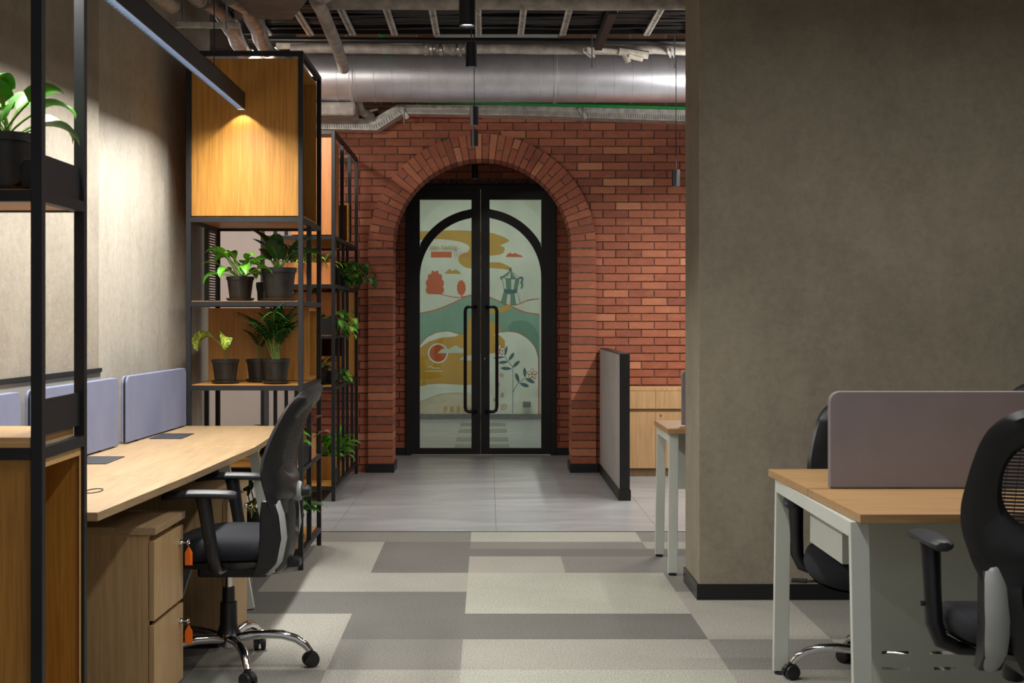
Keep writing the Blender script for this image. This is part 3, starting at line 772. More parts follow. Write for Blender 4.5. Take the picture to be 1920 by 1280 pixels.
B(U(1140, 8.1), U(1156, 8.1), 8.05, 9.15, 3.02, 3.075).build('channel', M['black_metal'], t)
# left ceiling bits
for i, (X, Z, lab) in enumerate(((-1.585, 2.87, 'lagged pipe closest to the left wall, resting on the strut bracket'), (-1.45, 2.90, 'shiny lagged pipe beside the one along the left wall'))):
    pts = [(X, 5.4+.25*k, Z+(.004 if k % 2 else -.004)) for k in range(8)]
    tag(MB().tube(pts, .042, 16).build('lagged_pipe', M['lag'] if i == 0 else M['foil'], smooth=True, angle=60), lab, 'pipe')
for i, (X, Z, lab) in enumerate(((-1.50, 2.98, 'dark foil lagged pipe above the tall shelf, left one'), (-1.36, 3.0, 'dark foil lagged pipe above the tall shelf, right one'))):
    pts = [(X+.04*math.sin(k), 7.5+.3*k, Z+.012*math.sin(k*2)) for k in range(8)]
    tag(MB().tube(pts, [.05, .045, .056, .045, .05, .045, .055, .05], 14).build('foil_lagged_pipe', M['foil'], smooth=True, angle=60), lab, 'pipe')
t = thing('pipe_support', 'steel strut bracket on threaded rods carrying the pipes by the left wall', 'bracket', (-1.45, 7.2, 2.8))
MB().beam((U(333, 7.2), 7.15, V(50, 7.2)), (U(438, 7.2), 7.35, V(37, 7.2)), .03, .03).build('strut', M['galv_d'], t, bevel=.003)
for px in (345, 427): MB().tube([(U(px, 7.25), 7.22, 3.9), (U(px, 7.25), 7.22, V(54, 7.2))], .006, 6).build('threaded_rod', M['steel'], t)
m = MB(); zz = 2.97
P = [(U(438, 7.95), 7.95), (U(548, 7.95), 7.95), (U(592, 7.4), 7.3), (U(600, 7.3), 6.9), (U(470, 7.3), 6.9)]
m.prism(P, zz, zz+.06, 'xy'); tag(m.build('tray_cover', M['tray'], bevel=.003), 'folded dull grey steel tray section above the tall shelf', 'cable tray')
tag(MB().tube([(U(592, 7.2), 7.2, 2.915), (U(600, 7.4), 7.5, 2.92), (U(628, 8.4), 8.5, 2.925), (U(636, 9), 9.3, 2.93)], .036, 14).build('lagged_pipe', M['lag'], smooth=True, angle=60), 'grey lagged pipe running away from view under the left end of the cable tray', 'pipe')
tag(MB().tube([(U(583, 7.2), 7.05, 2.95), (U(604, 7.25), 7.2, 2.93), (U(620, 7.3), 7.3, 2.96)], [.035, .045, .03], 12).build('foil_wrap', M['foil'], smooth=True, angle=80), 'shiny foil wrapping on the pipe end at the left end of the cable tray', 'pipe wrap')
tag(B(U(560, 11.2), U(665, 11.2), 11.25, 11.6, V(218, 11.3), V(192, 11.3)).build('insulated_duct', M['lag'], bevel=.02), 'silver insulated box duct tucked under the left end of the round duct', 'duct')
tag(MB().tube([(U(662, 11.15), 11.4, 3.08), (U(672, 11.3), 11.5, 2.97), (U(690, 11.4), 11.7, 2.95)], .035, 12).build('duct_branch', M['lag'], smooth=True), 'short lagged branch pipe dropping from the round duct at the left', 'pipe')
tag(MB().tube([(U(600, 11.7), 11.7, V(222, 11.7)), (U(660, 11.6), 11.6, V(215, 11.6)), (U(708, 11.6), 11.62, V(204, 11.6))], .01, 8).build('flexible_hose', M['lag'], smooth=True), 'thin grey hose curving to the step of the trunking', 'hose')
tag(B(U(815, 11.8), U(1045, 11.8), 11.75, 11.85, V(72, 11.8), V(62, 11.8)).build('white_beam', M['p_white'], bevel=.004), 'pale beam high at the wall, above the pipes and behind the cable tray', 'beam')
tag(MB().tube([(U(712, 10.9), 9.8, V(55, 10.2)), (U(722, 10.9), 11.6, 3.5)], .02, 10).build('green_pipe', M['green'], smooth=True), 'short stretch of green pipe crossing behind the left of the cable tray', 'pipe')

# ------------------------------------------------------------------ pendants
def pendant(Y, X, zb, d, label, h=.13, power=14):
    t = thing('pendant_lamp', label, 'pendant lamp', (X, Y, zb), group='black cylinder pendants over the aisle' if X < .5 else None)
    r = d/2
    MB().lathe([(r-.002, h), (r, h-.002), (r, .0), (r-.004, 0), (r-.004, .014), (.001, .02)], 28).build('lamp_body', M['black'], t, world=False, smooth=True)
    MB().lathe([(r-.005, .009), (r-.005, .013)], 24).build('lamp_lens', M['lamp_on'], t, world=False)
    MB().tube([(0, 0, h), (0, 0, 3.94-zb)], .003, 6).build('cord', M['black'], t, world=False)
    spot('pendant_light', (X, Y, zb-.005), power, 95, .6, (1, .95, .87), .02)
pendant(6.55, U(876, 6.55), 2.65, .076, 'black cylinder pendant nearest the camera, half cut off by the top of the photo', power=24)
pendant(7.58, U(883.5, 7.58), 2.64, .060, 'black cylinder pendant hanging in front of the lagged pipes and round duct', power=22)
pendant(9.98, U(889, 9.98), 2.65, .061, 'black cylinder pendant right under the round duct, in front of the trunking', power=22)
pendant(11.17, U(889.5, 11.17), 2.645, .058, 'black cylinder pendant in front of the crown bricks of the arch', power=12)
pendant(12.85, U(890.5, 12.85), 2.55, .055, 'black cylinder pendant inside the archway above the doors', power=22)
pendant(10.7, U(1267.5, 10.7), 2.287, .060, 'black cylinder pendant on a long cord beside the right column', .125, power=26)

# ------------------------------------------------------------------ linear lamp
def linear():
    t = thing('linear_lamp', 'long black linear pendant lamp with louvre underside over the left desks', 'pendant lamp', (-1.27, 5.5, 2.378))
    x0, x1, y0, y1, z0, z1 = -.0195, .0195, -1.78, 1.84, 0, .087
    m = MB(); m.box(x0, x0+.002, y0, y1, z0, z1); m.box(x1-.002, x1, y0, y1, z0, z1); m.box(x0, x1, y0, y1, z1-.003, z1)
    m.box(x0, x1, y1-.003, y1, z0, z1); m.box(x0, x1, y0, y0+.003, z0, z1)
    m.build('housing', M['black'], t, world=False)
    vs = []; k = y0+.012; side = 0; xa, xb = x0+.0025, x1-.0025
    while k < y1-.02:
        vs += [(xa, k), (xb, k)] if side == 0 else [(xb, k), (xa, k)]
        side = 1-side; k += .022
    V3 = [(a, b, .001) for a, b in vs]+[(a, b, .012) for a, b in vs]; n = len(vs)
    lv = MB().add(V3, [(q, q+1, n+q+1, n+q) for q in range(n-1)]).build('louvre', M['louver'], t, world=False, fix=False)
    so = lv.modifiers.new('thick', 'SOLIDIFY'); so.thickness = .0015
    B(x0+.003, x1-.003, y0+.01, y1-.01, .016, .02).build('diffuser', emis('diffuser_glow', (.82, .9, 1), 3.0), t, world=False)
    for y in (1.11, -.9): MB().tube([(0, y, z1), (0, y, 3.94-2.378)], .0025, 6).build('suspension_wire', M['black'], t, world=False)
linear()

# ------------------------------------------------------------------ plants
def leaf(mb, base, az, el, L, W, droop=1.0, pet=.5, rnd=random, kind='oval', twist=0, seg=8):
    """petiole then blade"""
    base = Vector(base); d = Vector((math.cos(az)*math.cos(el), math.sin(az)*math.cos(el), math.sin(el)))
    side0 = Vector((-math.sin(az), math.cos(az), 0))
    p = base.copy(); pts = [p.copy()]; e = el
    if pet > 0:
        n = 5
        for i in range(n):
            e -= .06*droop
            p = p + Vector((math.cos(az)*math.cos(e), math.sin(az)*math.cos(e), math.sin(e)))*pet/n; pts.append(p.copy())
        mb.tube(pts, [.0035]*len(pts) if L > .07 else .0018, 5, mi=1)
    vs = []; ts = []; fs = []
    for i in range(seg+1):
        t = i/seg
        if kind == 'oval': wd = math.sin(PI*min(1, t**.8))**.75
        elif kind == 'lance': wd = math.sin(PI*t**.6)**.9
        else: wd = math.sin(PI*(t*.86+.14)**.72)**.6 if t < 1 else 0
        if t in (0, 1): wd = .02
        wd *= W/2
        dd = Vector((math.cos(az)*math.cos(e), math.sin(az)*math.cos(e), math.sin(e)))
        up = side0.cross(dd)*-1
        sd = side0*math.cos(twist) + up*math.sin(twist)
        up2 = sd.cross(dd)*-1
        for k, q in enumerate((-1, -.5, 0, .5, 1)):
            vs.append(p + sd*wd*q + up2*abs(q)*wd*.35); ts.append(abs(q)*.9+.02)
        if i < seg:
            e -= droop*.9/seg*(1+t); p = p + dd*L/seg
            for k in range(4): fs.append((i*5+k, i*5+k+1, (i+1)*5+k+1, (i+1)*5+k))
    mb.add(vs, fs, 0, ts)
def pot_parts(root, r, h, mat='pot_plastic', saucer=True):
    z0 = .012 if saucer else 0
    if saucer: MB().lathe([(r*.78, 0), (r*.98, .006), (r*1.02, .016), (r*.99, .016), (r*.9, .008), (.001, .007)], 28).build('saucer', M[mat], root, world=False, smooth=True)
    MB().lathe([(r*.76, z0), (r*.93, z0+h*.8), (r*.95, z0+h*.84), (r*1.0, z0+h*.85), (r*1.02, z0+h), (r*.96, z0+h), (r*.93, z0+h*.86), (r*.9, z0+h*.82)], 32).build('pot', M[mat], root, world=False, smooth=True)
    MB().lathe([(r*.9, z0+h*.84), (r*.5, z0+h*.9), (.001, z0+h*.91)], 20).build('soil', M['soil'], root, world=False)
    return z0+h*.88
def broad_plant(loc, r, h, n, L, W, pet, label, mat='leaf', seed=1, kind='oval', spread=(.55, 1.25), droop=1.0, group=None, azr=(0, 2*PI), sauc=True, name='potted_plant'):
    t = thing(name, label, 'potted plant', loc, 0, group); z = pot_parts(t, r, h, saucer=sauc); rd = random.Random(seed); mb = MB()
    for i in range(n):
        az = azr[0]+(azr[1]-azr[0])*(i+.5)/n+rd.uniform(-.25, .25) if azr != (0, 2*PI) else i*2.4+rd.uniform(-.3, .3)
        k = rd.uniform(.75, 1.15)
        leaf(mb, (rd.uniform(-.2, .2)*r, rd.uniform(-.2, .2)*r, z), az, rd.uniform(*spread), L*k, W*k, droop*rd.uniform(.7, 1.3), pet*rd.uniform(.55, 1.15), rd, kind, rd.uniform(-.5, .5))
    mb.build('foliage', [M[mat], M['stem']], t, world=False, smooth=True, angle=80, fix=False); return t
def palm_plant(loc, r, h, n, L, label, seed=1, mat='leaf_palm'):
    t = thing('potted_palm', label, 'potted plant', loc); z = pot_parts(t, r, h); rd = random.Random(seed); mb = MB()
    for i in range(n):
        az = i*2.4+rd.uniform(-.3, .3); el = rd.uniform(1.25, 1.55); e = el; k = rd.uniform(.6, 1.05)
        p = Vector((rd.uniform(-.3, .3)*r, rd.uniform(-.3, .3)*r, z)); pts = [p.copy()]
        seg = 16
        for j in range(seg):
            e -= .012+.0055*j
            dd = Vector((math.cos(az)*math.cos(e), math.sin(az)*math.cos(e), math.sin(e)))
            p = p + dd*L*k/seg; pts.append(p.copy())
            if j > 5:
                tt = (j-5)/(seg-5); ll = L*.34*math.sin(PI*(tt*.75+.2))*k
                for s in (-1, 1):
                    a2 = az+s*(1.0-.4*tt); sd = Vector((-math.sin(a2), math.cos(a2), 0))
                    vs = []; ts = []; q = p.copy(); e2 = e*.6+.1
                    for m_ in range(4):
                        wv = (.009, .018, .014, .001)[m_]
                        vs += [q-sd*wv*.5, q+sd*wv*.5]; ts += [.4, .9]
                        q = q+Vector((math.cos(a2)*math.cos(e2), math.sin(a2)*math.cos(e2), math.sin(e2)))*ll/3; e2 -= .45
                    mb.add(vs, [(0,1,3,2),(2,3,5,4),(4,5,7,6)], 0, ts)
        mb.tube(pts, .0022, 5, mi=1)
    mb.build('foliage', [M[mat], M['stem']], t, world=False, smooth=True, angle=80, fix=False); return t
def vine_foliage(t, z, n, vines, L, mat, seed, box, drop=(.05, .2), kind='heart'):
    rd = random.Random(seed); mb = MB(); bx, by = box
    for i in range(vines):
        az = rd.uniform(0, 2*PI); e = rd.uniform(.5, 1.2); p = Vector((rd.uniform(-bx, bx), rd.uniform(-by, by), z)); pts = [p.copy()]
        ln = rd.uniform(*drop)+.1; seg = 7
        for j in range(seg):
            p = p+Vector((math.cos(az)*math.cos(e), math.sin(az)*math.cos(e), math.sin(e)))*ln/seg; e -= .38; e = max(e, -1.3); pts.append(p.copy())
            leaf(mb, p, az+rd.uniform(-1.3, 1.3), rd.uniform(-.3, .8), L*rd.uniform(.7, 1.2), L*.68, 1.2, .02, rd, kind, rd.uniform(-.6, .6), seg=5)
        mb.tube(pts, .002, 5, mi=1)
    mb.build('foliage', [M[mat], M['stem']], t, world=False, smooth=True, angle=80, fix=False)
def planter_box(loc, sx, sy, sz, label, mats=('wood_peach', 'leaf'), plants=10, L=.12, W=.035, pet=.08, seed=3, kind='lance', vine=False, name='planter_box', open_h=.0, drop=(.05, .2)):
    """open box planter centred at loc (base)"""
    t = thing(name, label, 'planter', loc); w_ = .012; m = MB()
    m.box(-sx/2, sx/2, -sy/2, -sy/2+w_, 0, sz); m.box(-sx/2, sx/2, sy/2-w_, sy/2, 0, sz)
    m.box(-sx/2, -sx/2+w_, -sy/2+w_, sy/2-w_, 0, sz); m.box(sx/2-w_, sx/2, -sy/2+w_, sy/2-w_, 0, sz); m.box(-sx/2+w_, sx/2-w_, -sy/2+w_, sy/2-w_, 0, .01)
    m.build('box', M[mats[0]], t, world=False)
    B(-sx/2+w_, sx/2-w_, -sy/2+w_, sy/2-w_, .01, sz*.8).build('soil', M['soil'], t, world=False)
    rd = random.Random(seed)
    if plants:
        if vine: vine_foliage(t, sz*.8, 0, plants, L, mats[1], seed, (sx*.35, sy*.35), drop, 'heart')
        else:
            mb = MB()
            for i in range(plants):
                leaf(mb, (rd.uniform(-.4, .4)*sx, rd.uniform(-.35, .35)*sy, sz*.8), rd.uniform(0, 2*PI), rd.uniform(.6, 1.4), L*rd.uniform(.7, 1.2), W, rd.uniform(.6, 1.6), pet*rd.uniform(.3, 1), rd, kind, rd.uniform(-.5, .5), seg=6)
            mb.build('foliage', [M[mats[1]], M['stem']], t, world=False, smooth=True, angle=80, fix=False)
    return t

# ------------------------------------------------------------------ shelving units
def post(t, x, y, z0, z1, w, nm='post'): return MB().box(x-w/2, x+w/2, y-w/2, y+w/2, z0, z1).build(nm, M['black_metal'], t, bevel=.0015)
def tier(t, x0, x1, y0, y1, z, w, rails='fbrl', board=None, mat='wood_x', bth=.008):
    """rails with top at z between the post centrelines; board lies on them"""
    h = w/2; m = MB()
    if 'f' in rails: m.box(x0+h, x1-h, y0-h, y0+h, z-w, z)
    if 'b' in rails: m.box(x0+h, x1-h, y1-h, y1+h, z-w, z)
    if 'l' in rails: m.box(x0-h, x0+h, y0+h, y1-h, z-w, z)
    if 'r' in rails: m.box(x1-h, x1+h, y0+h, y1-h, z-w, z)
    m.build('rail_frame', M['black_metal'], t)
    if board is not None:
        bx0, bx1, by0, by1 = board
        MB().box(bx0, bx1, by0, by1, z-bth-.002, z+.003).build('shelf_board', M[mat], t)
def open_box(t, x0, x1, y0, y1, z0, z1, th=.018, open_side='r', mat='wood_z', front_mat=None):
    u = MB(); u.box(x0, x1, y0, y1, z0, z0+th); u.box(x0, x1, y0, y1, z1-th, z1)
    if open_side != 'f': u.box(x0, x1, y0, y0+th, z0+th, z1-th)
    if open_side != 'b': u.box(x0, x1, y1-th, y1, z0+th, z1-th)
    ya, yb = y0+(th if open_side != 'f' else 0), y1-(th if open_side != 'b' else 0)
    if open_side != 'l': u.box(x0, x0+th, ya, yb, z0+th, z1-th)
    if open_side != 'r': u.box(x1-th, x1, ya, yb, z0+th, z1-th)
    return u.build('box_unit', M[mat], t)
def louver(t, axis, fixed, a0, a1, z0, z1, n, nm='louvre_panel'):
    m = MB(); th = .004
    def bx(u0, u1, v0, v1):
        if axis == 'y': m.box(fixed-th, fixed+th, u0, u1, v0, v1)
        else: m.box(u0, u1, fixed-th, fixed+th, v0, v1)
    bx(a0, a0+.01, z0, z1); bx(a1-.01, a1, z0, z1); bx(a0, a1, z0, z0+.008); bx(a0, a1, z1-.008, z1)
    for i in range(n):
        z = z0+.008+(z1-z0-.016)*(i+.25)/n; bx(a0+.01, a1-.01, z, z+(z1-z0)/n*.55)
    return m.build(nm, M['black_metal'], t)

# --- tall shelf in the middle (Y 7.38 - 8.2)
W1 = .025
S1 = thing('shelving_unit', 'tall black plant shelf with oak box on top, beyond the left desks', 'shelf', (-1.26, 7.8, 0))
X0, X1, Y0, Y1 = -1.552, -.971, 7.392, 8.188
for x in (X0, X1):
    for y in (Y0, Y1): post(S1, x, y, 0, 2.69, W1)
for z, b, rails in ((2.69, None, 'fbrl'), (1.828, (X0+.013, X1-.013, Y0+.013, Y1-.013), 'fbrl'), (1.392, (X0+.013, X1-.013, Y0+.013, Y1-.013), 'fbrl'),
             (.956, (X0+.013, X1-.013, Y0+.013, Y1-.013), 'fbrl'), (.528, (X0+.013, X1-.013, Y0+.013, Y1-.013), 'fbrl'), (.105, (X0+.013, X1-.013, Y0+.013, Y1-.013), 'fbrl')):
    tier(S1, X0, X1, Y0, Y1, z, W1, rails, b)
open_box(S1, X0+.014, X1-.0135, Y0+.004, Y1-.014, 1.836, 2.652, .016, 'r')
B(X0-.016, X0-.0135, Y0+.014, Y1-.014, 1.835, 2.65).build('side_panel', M['wood_peach'], S1)
for z0, z1 in ((1.395, 1.80), (.531, .93)): post(S1, X1, 7.735, z0, z1, W1, 'upright')
post(S1, X0, 7.86, 1.395, 1.80, .022, 'upright'); post(S1, X0, 7.86, .531, .93, .022, 'upright')
post(S1, X1, 7.735, .108, .503, W1, 'upright'); post(S1, -1.149, Y0, .531, .93, .022, 'upright')
louver(S1, 'y', X0, 7.875, 8.17, 1.40, 1.80, 26)
louver(S1, 'y', X1, 7.42, 7.71, .533, .64, 8)
open_box(S1, X0+.0135, X1-.0135, 7.84, Y1-.014, .962, 1.360, .016, 'r', 'wood_z')
open_box(S1, X0+.12, -1.13, 7.75, Y1-.014, .532, .66, .014, 'f', 'wood_x')
zt = 1.3955
broad_plant((U(450.5, 7.56), 7.56, zt), .073, .118, 26, .13, .055, .12, 'potted plant with bright drooping leaves, the smaller on the upper open tier', 'leaf_bright', 4, 'oval', (.5, 1.35), 1.3)
broad_plant((U(522.5, 7.56), 7.56, zt), .094, .165, 11, .165, .075, .09, 'potted plant with long dark green leaves in the largest black pot on the tall shelf', 'leaf_dark', 23, 'oval', (.85, 1.45), .7)
tag(MB().lathe([(.001, 0), (.018, 0), (.02, .05), (.026, .08), (.026, .105), (.012, .11), (.001, .11)], 18, (U(489, 7.8), 7.8, zt)).build('black_flask', M['black_plastic'], smooth=True), 'slim black flask between the two pots on the upper open tier', 'flask')
zt = .9595
t = thing('potted_plant', 'potted plant with just two yellow spotted leaves on a thin stalk', 'potted plant', (U(422.5, 7.56), 7.56, zt)); z = pot_parts(t, .072, .115); mb = MB()
mb.tube([(0, 0, z), (.004, 0, z+.03), (0, 0, z+.055)], .005, 6, mi=1)
leaf(mb, (0, 0, z+.05), 2.85, 1.25, .17, .07, 2.3, .10, random, 'oval', .6, 10); leaf(mb, (0, 0, z+.05), -1.4, 1.45, .15, .075, 2.6, .085, random, 'oval', -.5, 10)
mb.build('foliage', [M['leaf_var'], M['stem']], t, world=False, smooth=True, angle=80, fix=False)
palm_plant((U(487, 7.73), 7.72, zt), .072, .112, 4, .27, 'potted feathery palm standing behind the front palm pot', 5)
palm_plant((U(517.5, 7.52), 7.52, zt), .073, .12, 22, .34, 'bushy potted palm at the front of the middle tier, beside the right post', 8)
zt = .5315
planter_box((U(598, 7.9)-.075, 7.86, zt), .1, .22, .13, 'small oak planter with a pinkish leaved plant on the low tier of the tall shelf', ('wood_peach', 'leaf_pink'), 5, .09, .05, .1, 5, 'oval')
broad_plant((-1.12, 7.62, zt), .062, .1, 16, .15, .045, .08, 'green leafy potted plant on the low tier behind the office chair', 'leaf_bright', 12, 'lance', (.5, 1.4), 1.1)
zt = .1085
broad_plant((-1.24, 7.55, zt), .085, .15, 20, .2, .05, .14, 'potted plant with long arching leaves at the shelf foot, behind the chair seat', 'leaf', 14, 'lance', (.5, 1.4), 1.2)
broad_plant((-1.07, 7.75, zt), .07, .12, 14, .16, .045, .08, 'low potted plant on the bottom tier reaching past the right post', 'leaf', 15, 'lance', (.2, 1.2), 1.1)

# --- shelf against brick wall (Y 10.1 - 11.9)
W2 = .026
S2 = thing('shelving_unit', 'long black plant shelf ending at the brick wall, behind the tall shelf', 'shelf', (-1.35, 11.0, 0))
X0, X1, Y0, Y1 = -1.60, -1.098, 10.12, 11.88
for x in (X0, X1):
    for y in (Y0, Y1): post(S2, x, y, 0, 2.632, W2)
for y in (10.72, 11.3): post(S2, X1, y, 1.9, 2.606, W2, 'upright'); post(S2, X0, y, .12, 2.606, W2, 'upright')
for z in (2.632, 1.885, 1.54, .812, .105):
    tier(S2, X0, X1, Y0, Y1, z, W2, 'fbrl', (X0+.014, X1-.014, Y0+.014, Y1-.014) if z < 2 else None, 'wood_y')
for y in (10.45, 10.8, 11.12):
    post(S2, X1, y, 1.545, 1.858, .022, 'upright'); post(S2, X1, y, .817, 1.512, .022, 'upright'); post(S2, X1, y, .11, .784, .022, 'upright')
post(S2, X1, 11.5, .11, .784, .022, 'upright')
open_box(S2, X0+.2, X1-.0135, Y0-.01, 10.62, 1.892, 2.58, .016, 'b', 'wood_peach')
open_box(S2, X1-.12, X1+.002, 11.2, 11.45, 1.892, 2.2, .014, 'f', 'wood_z')
tier(S2, X0+.2, X1, Y0, 11.1, 1.175, .02, 'fr', (X0+.2, X1-.014, Y0+.014, 11.1), 'wood_y')
open_box(S2, X1-.25, X1-.014, 11.2, 11.86, .82, 1.505, .016, 'f', 'wood_z')
B(X1-.24, X1-.02, 11.18, 11.198, .823, 1.0).build('drop_front', M['wood_z'], S2)
B(X0+.02, X1-.02, 11.15, 11.168, 1.18, 1.5).build('back_panel', M['wood_peach'], S2)
B(X0+.02, X1-.26, 11.15, 11.168, .82, 1.15).build('back_panel', M['wood_peach'], S2)
louver(S2, 'y', X1, 10.15, 10.42, .11, .22, 9)
louver(S2, 'y', X1, 10.15, 10.42, 1.182, 1.32, 12)
louver(S2, 'y', X1, 10.48, 10.76, 1.182, 1.315, 1)
louver(S2, 'y', X1, 10.15, 10.42, .82, .93, 1); louver(S2, 'y', X1, 10.48, 10.76, .82, .93, 1)
planter_box((U(576, 10.2), 10.28, 1.5435), .33, .16, .155, 'long peach oak planter filled with striped foliage on the upper tier by the brick wall', ('wood_peach', 'leaf_var'), 70, .15, .022, .09, 6, 'lance')
planter_box((-1.17, 10.66, 1.5435), .11, .3, .12, 'black trough with pale trailing leaves behind the long peach planter', ('black', 'leaf_bright'), 10, .065, .04, .08, 8, 'heart', True, 'planter_trough', drop=(.05, .15))
planter_box((-1.15, 11.05, 1.5435), .12, .26, .12, 'black trough with trailing green vine spilling beside the brick arch', ('black', 'leaf'), 16, .085, .04, .08, 18, 'heart', True, 'planter_trough', drop=(.16, .34))
planter_box((-1.17, 10.3, 1.1785), .1, .22, .12, 'black ribbed pot box with trailing pale leaves, middle tier by the brick wall', ('black', 'leaf_bright'), 7, .07, .04, .06, 28, 'heart', True, 'planter_trough', drop=(.1, .2))
broad_plant((-1.23, 10.45, .8155), .06, .11, 14, .08, .04, .06, 'small dark bushy potted plant on the tier under the ribbed pot box', 'leaf_dark', 33, 'oval', (.5, 1.4), .8)
planter_box((-1.17, 10.6, .8155), .1, .22, .09, 'low black trough with a few pale leaves, front of the lower middle tier', ('black', 'leaf_bright'), 3, .05, .03, .04, 31, 'heart', True, 'planter_trough', drop=(.03, .08))
planter_box((-1.21, 10.72, .1085), .18, .42, .17, 'large oak planter of leafy plants on the bottom tier by the brick wall', ('wood_z', 'leaf_bright'), 42, .17, .06, .16, 7, 'oval')
broad_plant((-1.42, 10.3, .1085), .07, .14, 12, .18, .05, .12, 'potted plant with long hanging green leaves on the floor tier, left of the oak planter', 'leaf', 41, 'lance', (.4, 1.3), 1.6)

# --- near shelf at the left edge
W0 = .03
S0 = thing('shelving_unit', 'black framed plant shelf at the left edge, nearest to the camera', 'shelf', (-1.45, 3.9, 0))
X0, X1, Y0, Y1 = -1.76, -1.168, 3.70, 4.085
for x in (X0, X1):
    for y in (Y0, Y1): post(S0, x, y, 0, 2.62, W0)
tier(S0, X0, X1, Y0, Y1, 2.62, W0, 'fbrl')
tier(S0, X0, X1, Y0, Y1, 1.645, W0, 'fbrl', (X0+.016, X1-.016, Y0-.0, Y1), 'wood_x', .024)
tier(S0, X0, X1, Y0, Y1, .977, W0, 'fbrl')
B(X0+.016, X1-.016, Y0-.012, Y1-.016, .9775, 1.004).build('shelf_board', M['wood_edge'], S0, label='pale edged oak shelf board')
B(X1-.006, X1+.002, Y0+.016, Y1-.016, 1.647, 1.742).build('side_plate', M['black_metal'], S0)
B(X1-.006, X1+.002, Y0+.016, Y1-.016, 1.006, 1.10).build('side_plate', M['black_metal'], S0)
open_box(S0, X0+.016, X1+.004, Y0+.006, Y1+.004, .0, .944, .022, 'r', 'wood_z')
m = MB(); m.box(X1+.0045, X1+.0055, Y0+.016, Y1-.016, .922, .944); m.box(X1+.0045, X1+.0055, Y0+.016, Y0+.032, .0, .922); m.box(X1+.0045, X1+.0055, Y1-.03, Y1-.016, 0, .922)
m.build('edge_band', M['wood_edge'], S0)
t = broad_plant((U(10, 3.86), 3.86, 1.6485), .078, .15, 12, .13, .07, .12, 'potted plant with broad glossy leaves on the nearest shelf, cut by the left edge', 'leaf_bright', 51, 'heart', (.75, 1.45), 1.4)
t = thing('planter_trough', 'black trough behind the side plate on the upper tier of the nearest shelf', 'planter', (-1.26, 3.93, 1.6485))
B(-.06, .06, -.1, .1, 0, .09).build('box', M['black_plastic'], t, world=False, bevel=.004)

# ------------------------------------------------------------------ left desks
def fx(Y):     # front edge
    pts = [(4.0, -1.138), (5.07, -1.065), (6.18, -1.009), (7.37, -1.036)]
    for (a, xa), (b, xb) in zip(pts, pts[1:]):
        if Y <= b: return xa+(xb-xa)*(Y-a)/(b-a)
    return pts[-1][1]
def bx_(Y): return -1.665+.045*(Y-6.3)
def desk_left(ya, yb, label, legs):
    t = thing('desk', label, 'desk', ((fx(ya)+bx_(ya))/2, (ya+yb)/2, 0), group='oak desks in the left row')
    p = []
    for z in (.724, .75): p += [(bx_(ya), ya, z), (fx(ya), ya, z), (fx(yb), yb, z), (bx_(yb), yb, z)]
    o = MB().hexa(p).build('tabletop', [M['desk_y'], M['desk_dark']], t, bevel=.0012)
    # power flap beside the screen
    ym = ya+.52; x0 = bx_(ym)+.085; q = MB(); q.box(x0, x0+.15, ym-.14, ym+.14, .7505, .7535); q.build('power_flap', M['dark_grey'], t, bevel=.001)
    B(x0+.0, x0+.004, ym-.135, ym+.135, .7535, .7545).build('flap_hinge', M['steel'], t)
    for y in legs:
        f, b = fx(y)-.06, bx_(y)+.06
        g = MB(); g.beam((f-.12, y, .70), (f+.0, y+.0, .004), .05, .03, (0, 1, 0)); g.build('leg', M['white_metal'], t)
        g = MB(); g.beam((b+.04, y, .70), (b, y, .004), .05, .03, (0, 1, 0)); g.build('leg', M['white_metal'], t)
        g = MB(); g.box(b, f-.08, y-.015, y+.015, .69, .724); g.build('cross_rail', M['white_metal'], t)
    B(bx_(ya)+.25, bx_(ya)+.28, ya+.05, yb-.05, .66, .724).build('beam', M['black_metal'], t)
    return t
desk_left(6.188, 7.355, 'oak desk at the far end of the left row, against the tall shelf', (6.4, 7.3))
desk_left(5.076, 6.182, 'middle oak desk of the left row, with the office chair at it', ())
d3 = desk_left(4.125, 5.07, 'oak desk of the left row nearest the camera, above the near drawer unit', (4.2,))
m = MB(); pts = [(U(176, 4.62)+.025*math.cos(a*PI/8), 4.62+.06*math.sin(a*PI/8), .7515) for a in range(17)]
m.tube(pts, .0018, 6, cap=False); m.build('cable_grommet', M['black'], d3)
def toprr(w, h, r, n=6):
    out = [(0, 0), (w, 0)]
    for cx, cy, a0 in ((w-r, h-r, 0), (r, h-r, 90)):
        for i in range(n+1):
            a = math.radians(a0+90*i/n); out.append((cx+r*math.cos(a), cy+r*math.sin(a)))
    return out
def screen(ya, yb, xa, xb, z0, z1, label, mat='fabric', group=None, th=.028):
    L = math.hypot(yb-ya, xb-xa); t = thing('desk_screen', label, 'desk screen', (xa, ya, 0), math.atan2(yb-ya, xb-xa), group)
    pl = [(a, b+z0) for a, b in toprr(L, z1-z0, .035)]
    k = th/2
    for s0, s1 in ((-k, -.004), (.004, k)):
        m = MB(); m.prism(pl, s0, s1, 'xz'); m.build('fabric_panel', M[mat], t, world=False, bevel=.003)
    m = MB(); m.prism([(a+.003, b+z0) for a, b in toprr(L-.006, z1-z0-.004, .033)], -.0039, .0039, 'xz'); m.build('core', M['black'], t, world=False)
    for x in (L*.2, L*.8):
        m = MB(); m.box(x-.03, x+.03, -.012, .012, z0-.016, z0+.002); m.build('clamp', M['black_metal'], t, world=False)
    return t
sx = lambda Y: -1.612+.045*(Y-6.3)
screen(6.31, 7.33, sx(6.31), sx(7.33), .756, 1.05, 'blue grey fabric desk screen at the far end, next to the tall shelf')
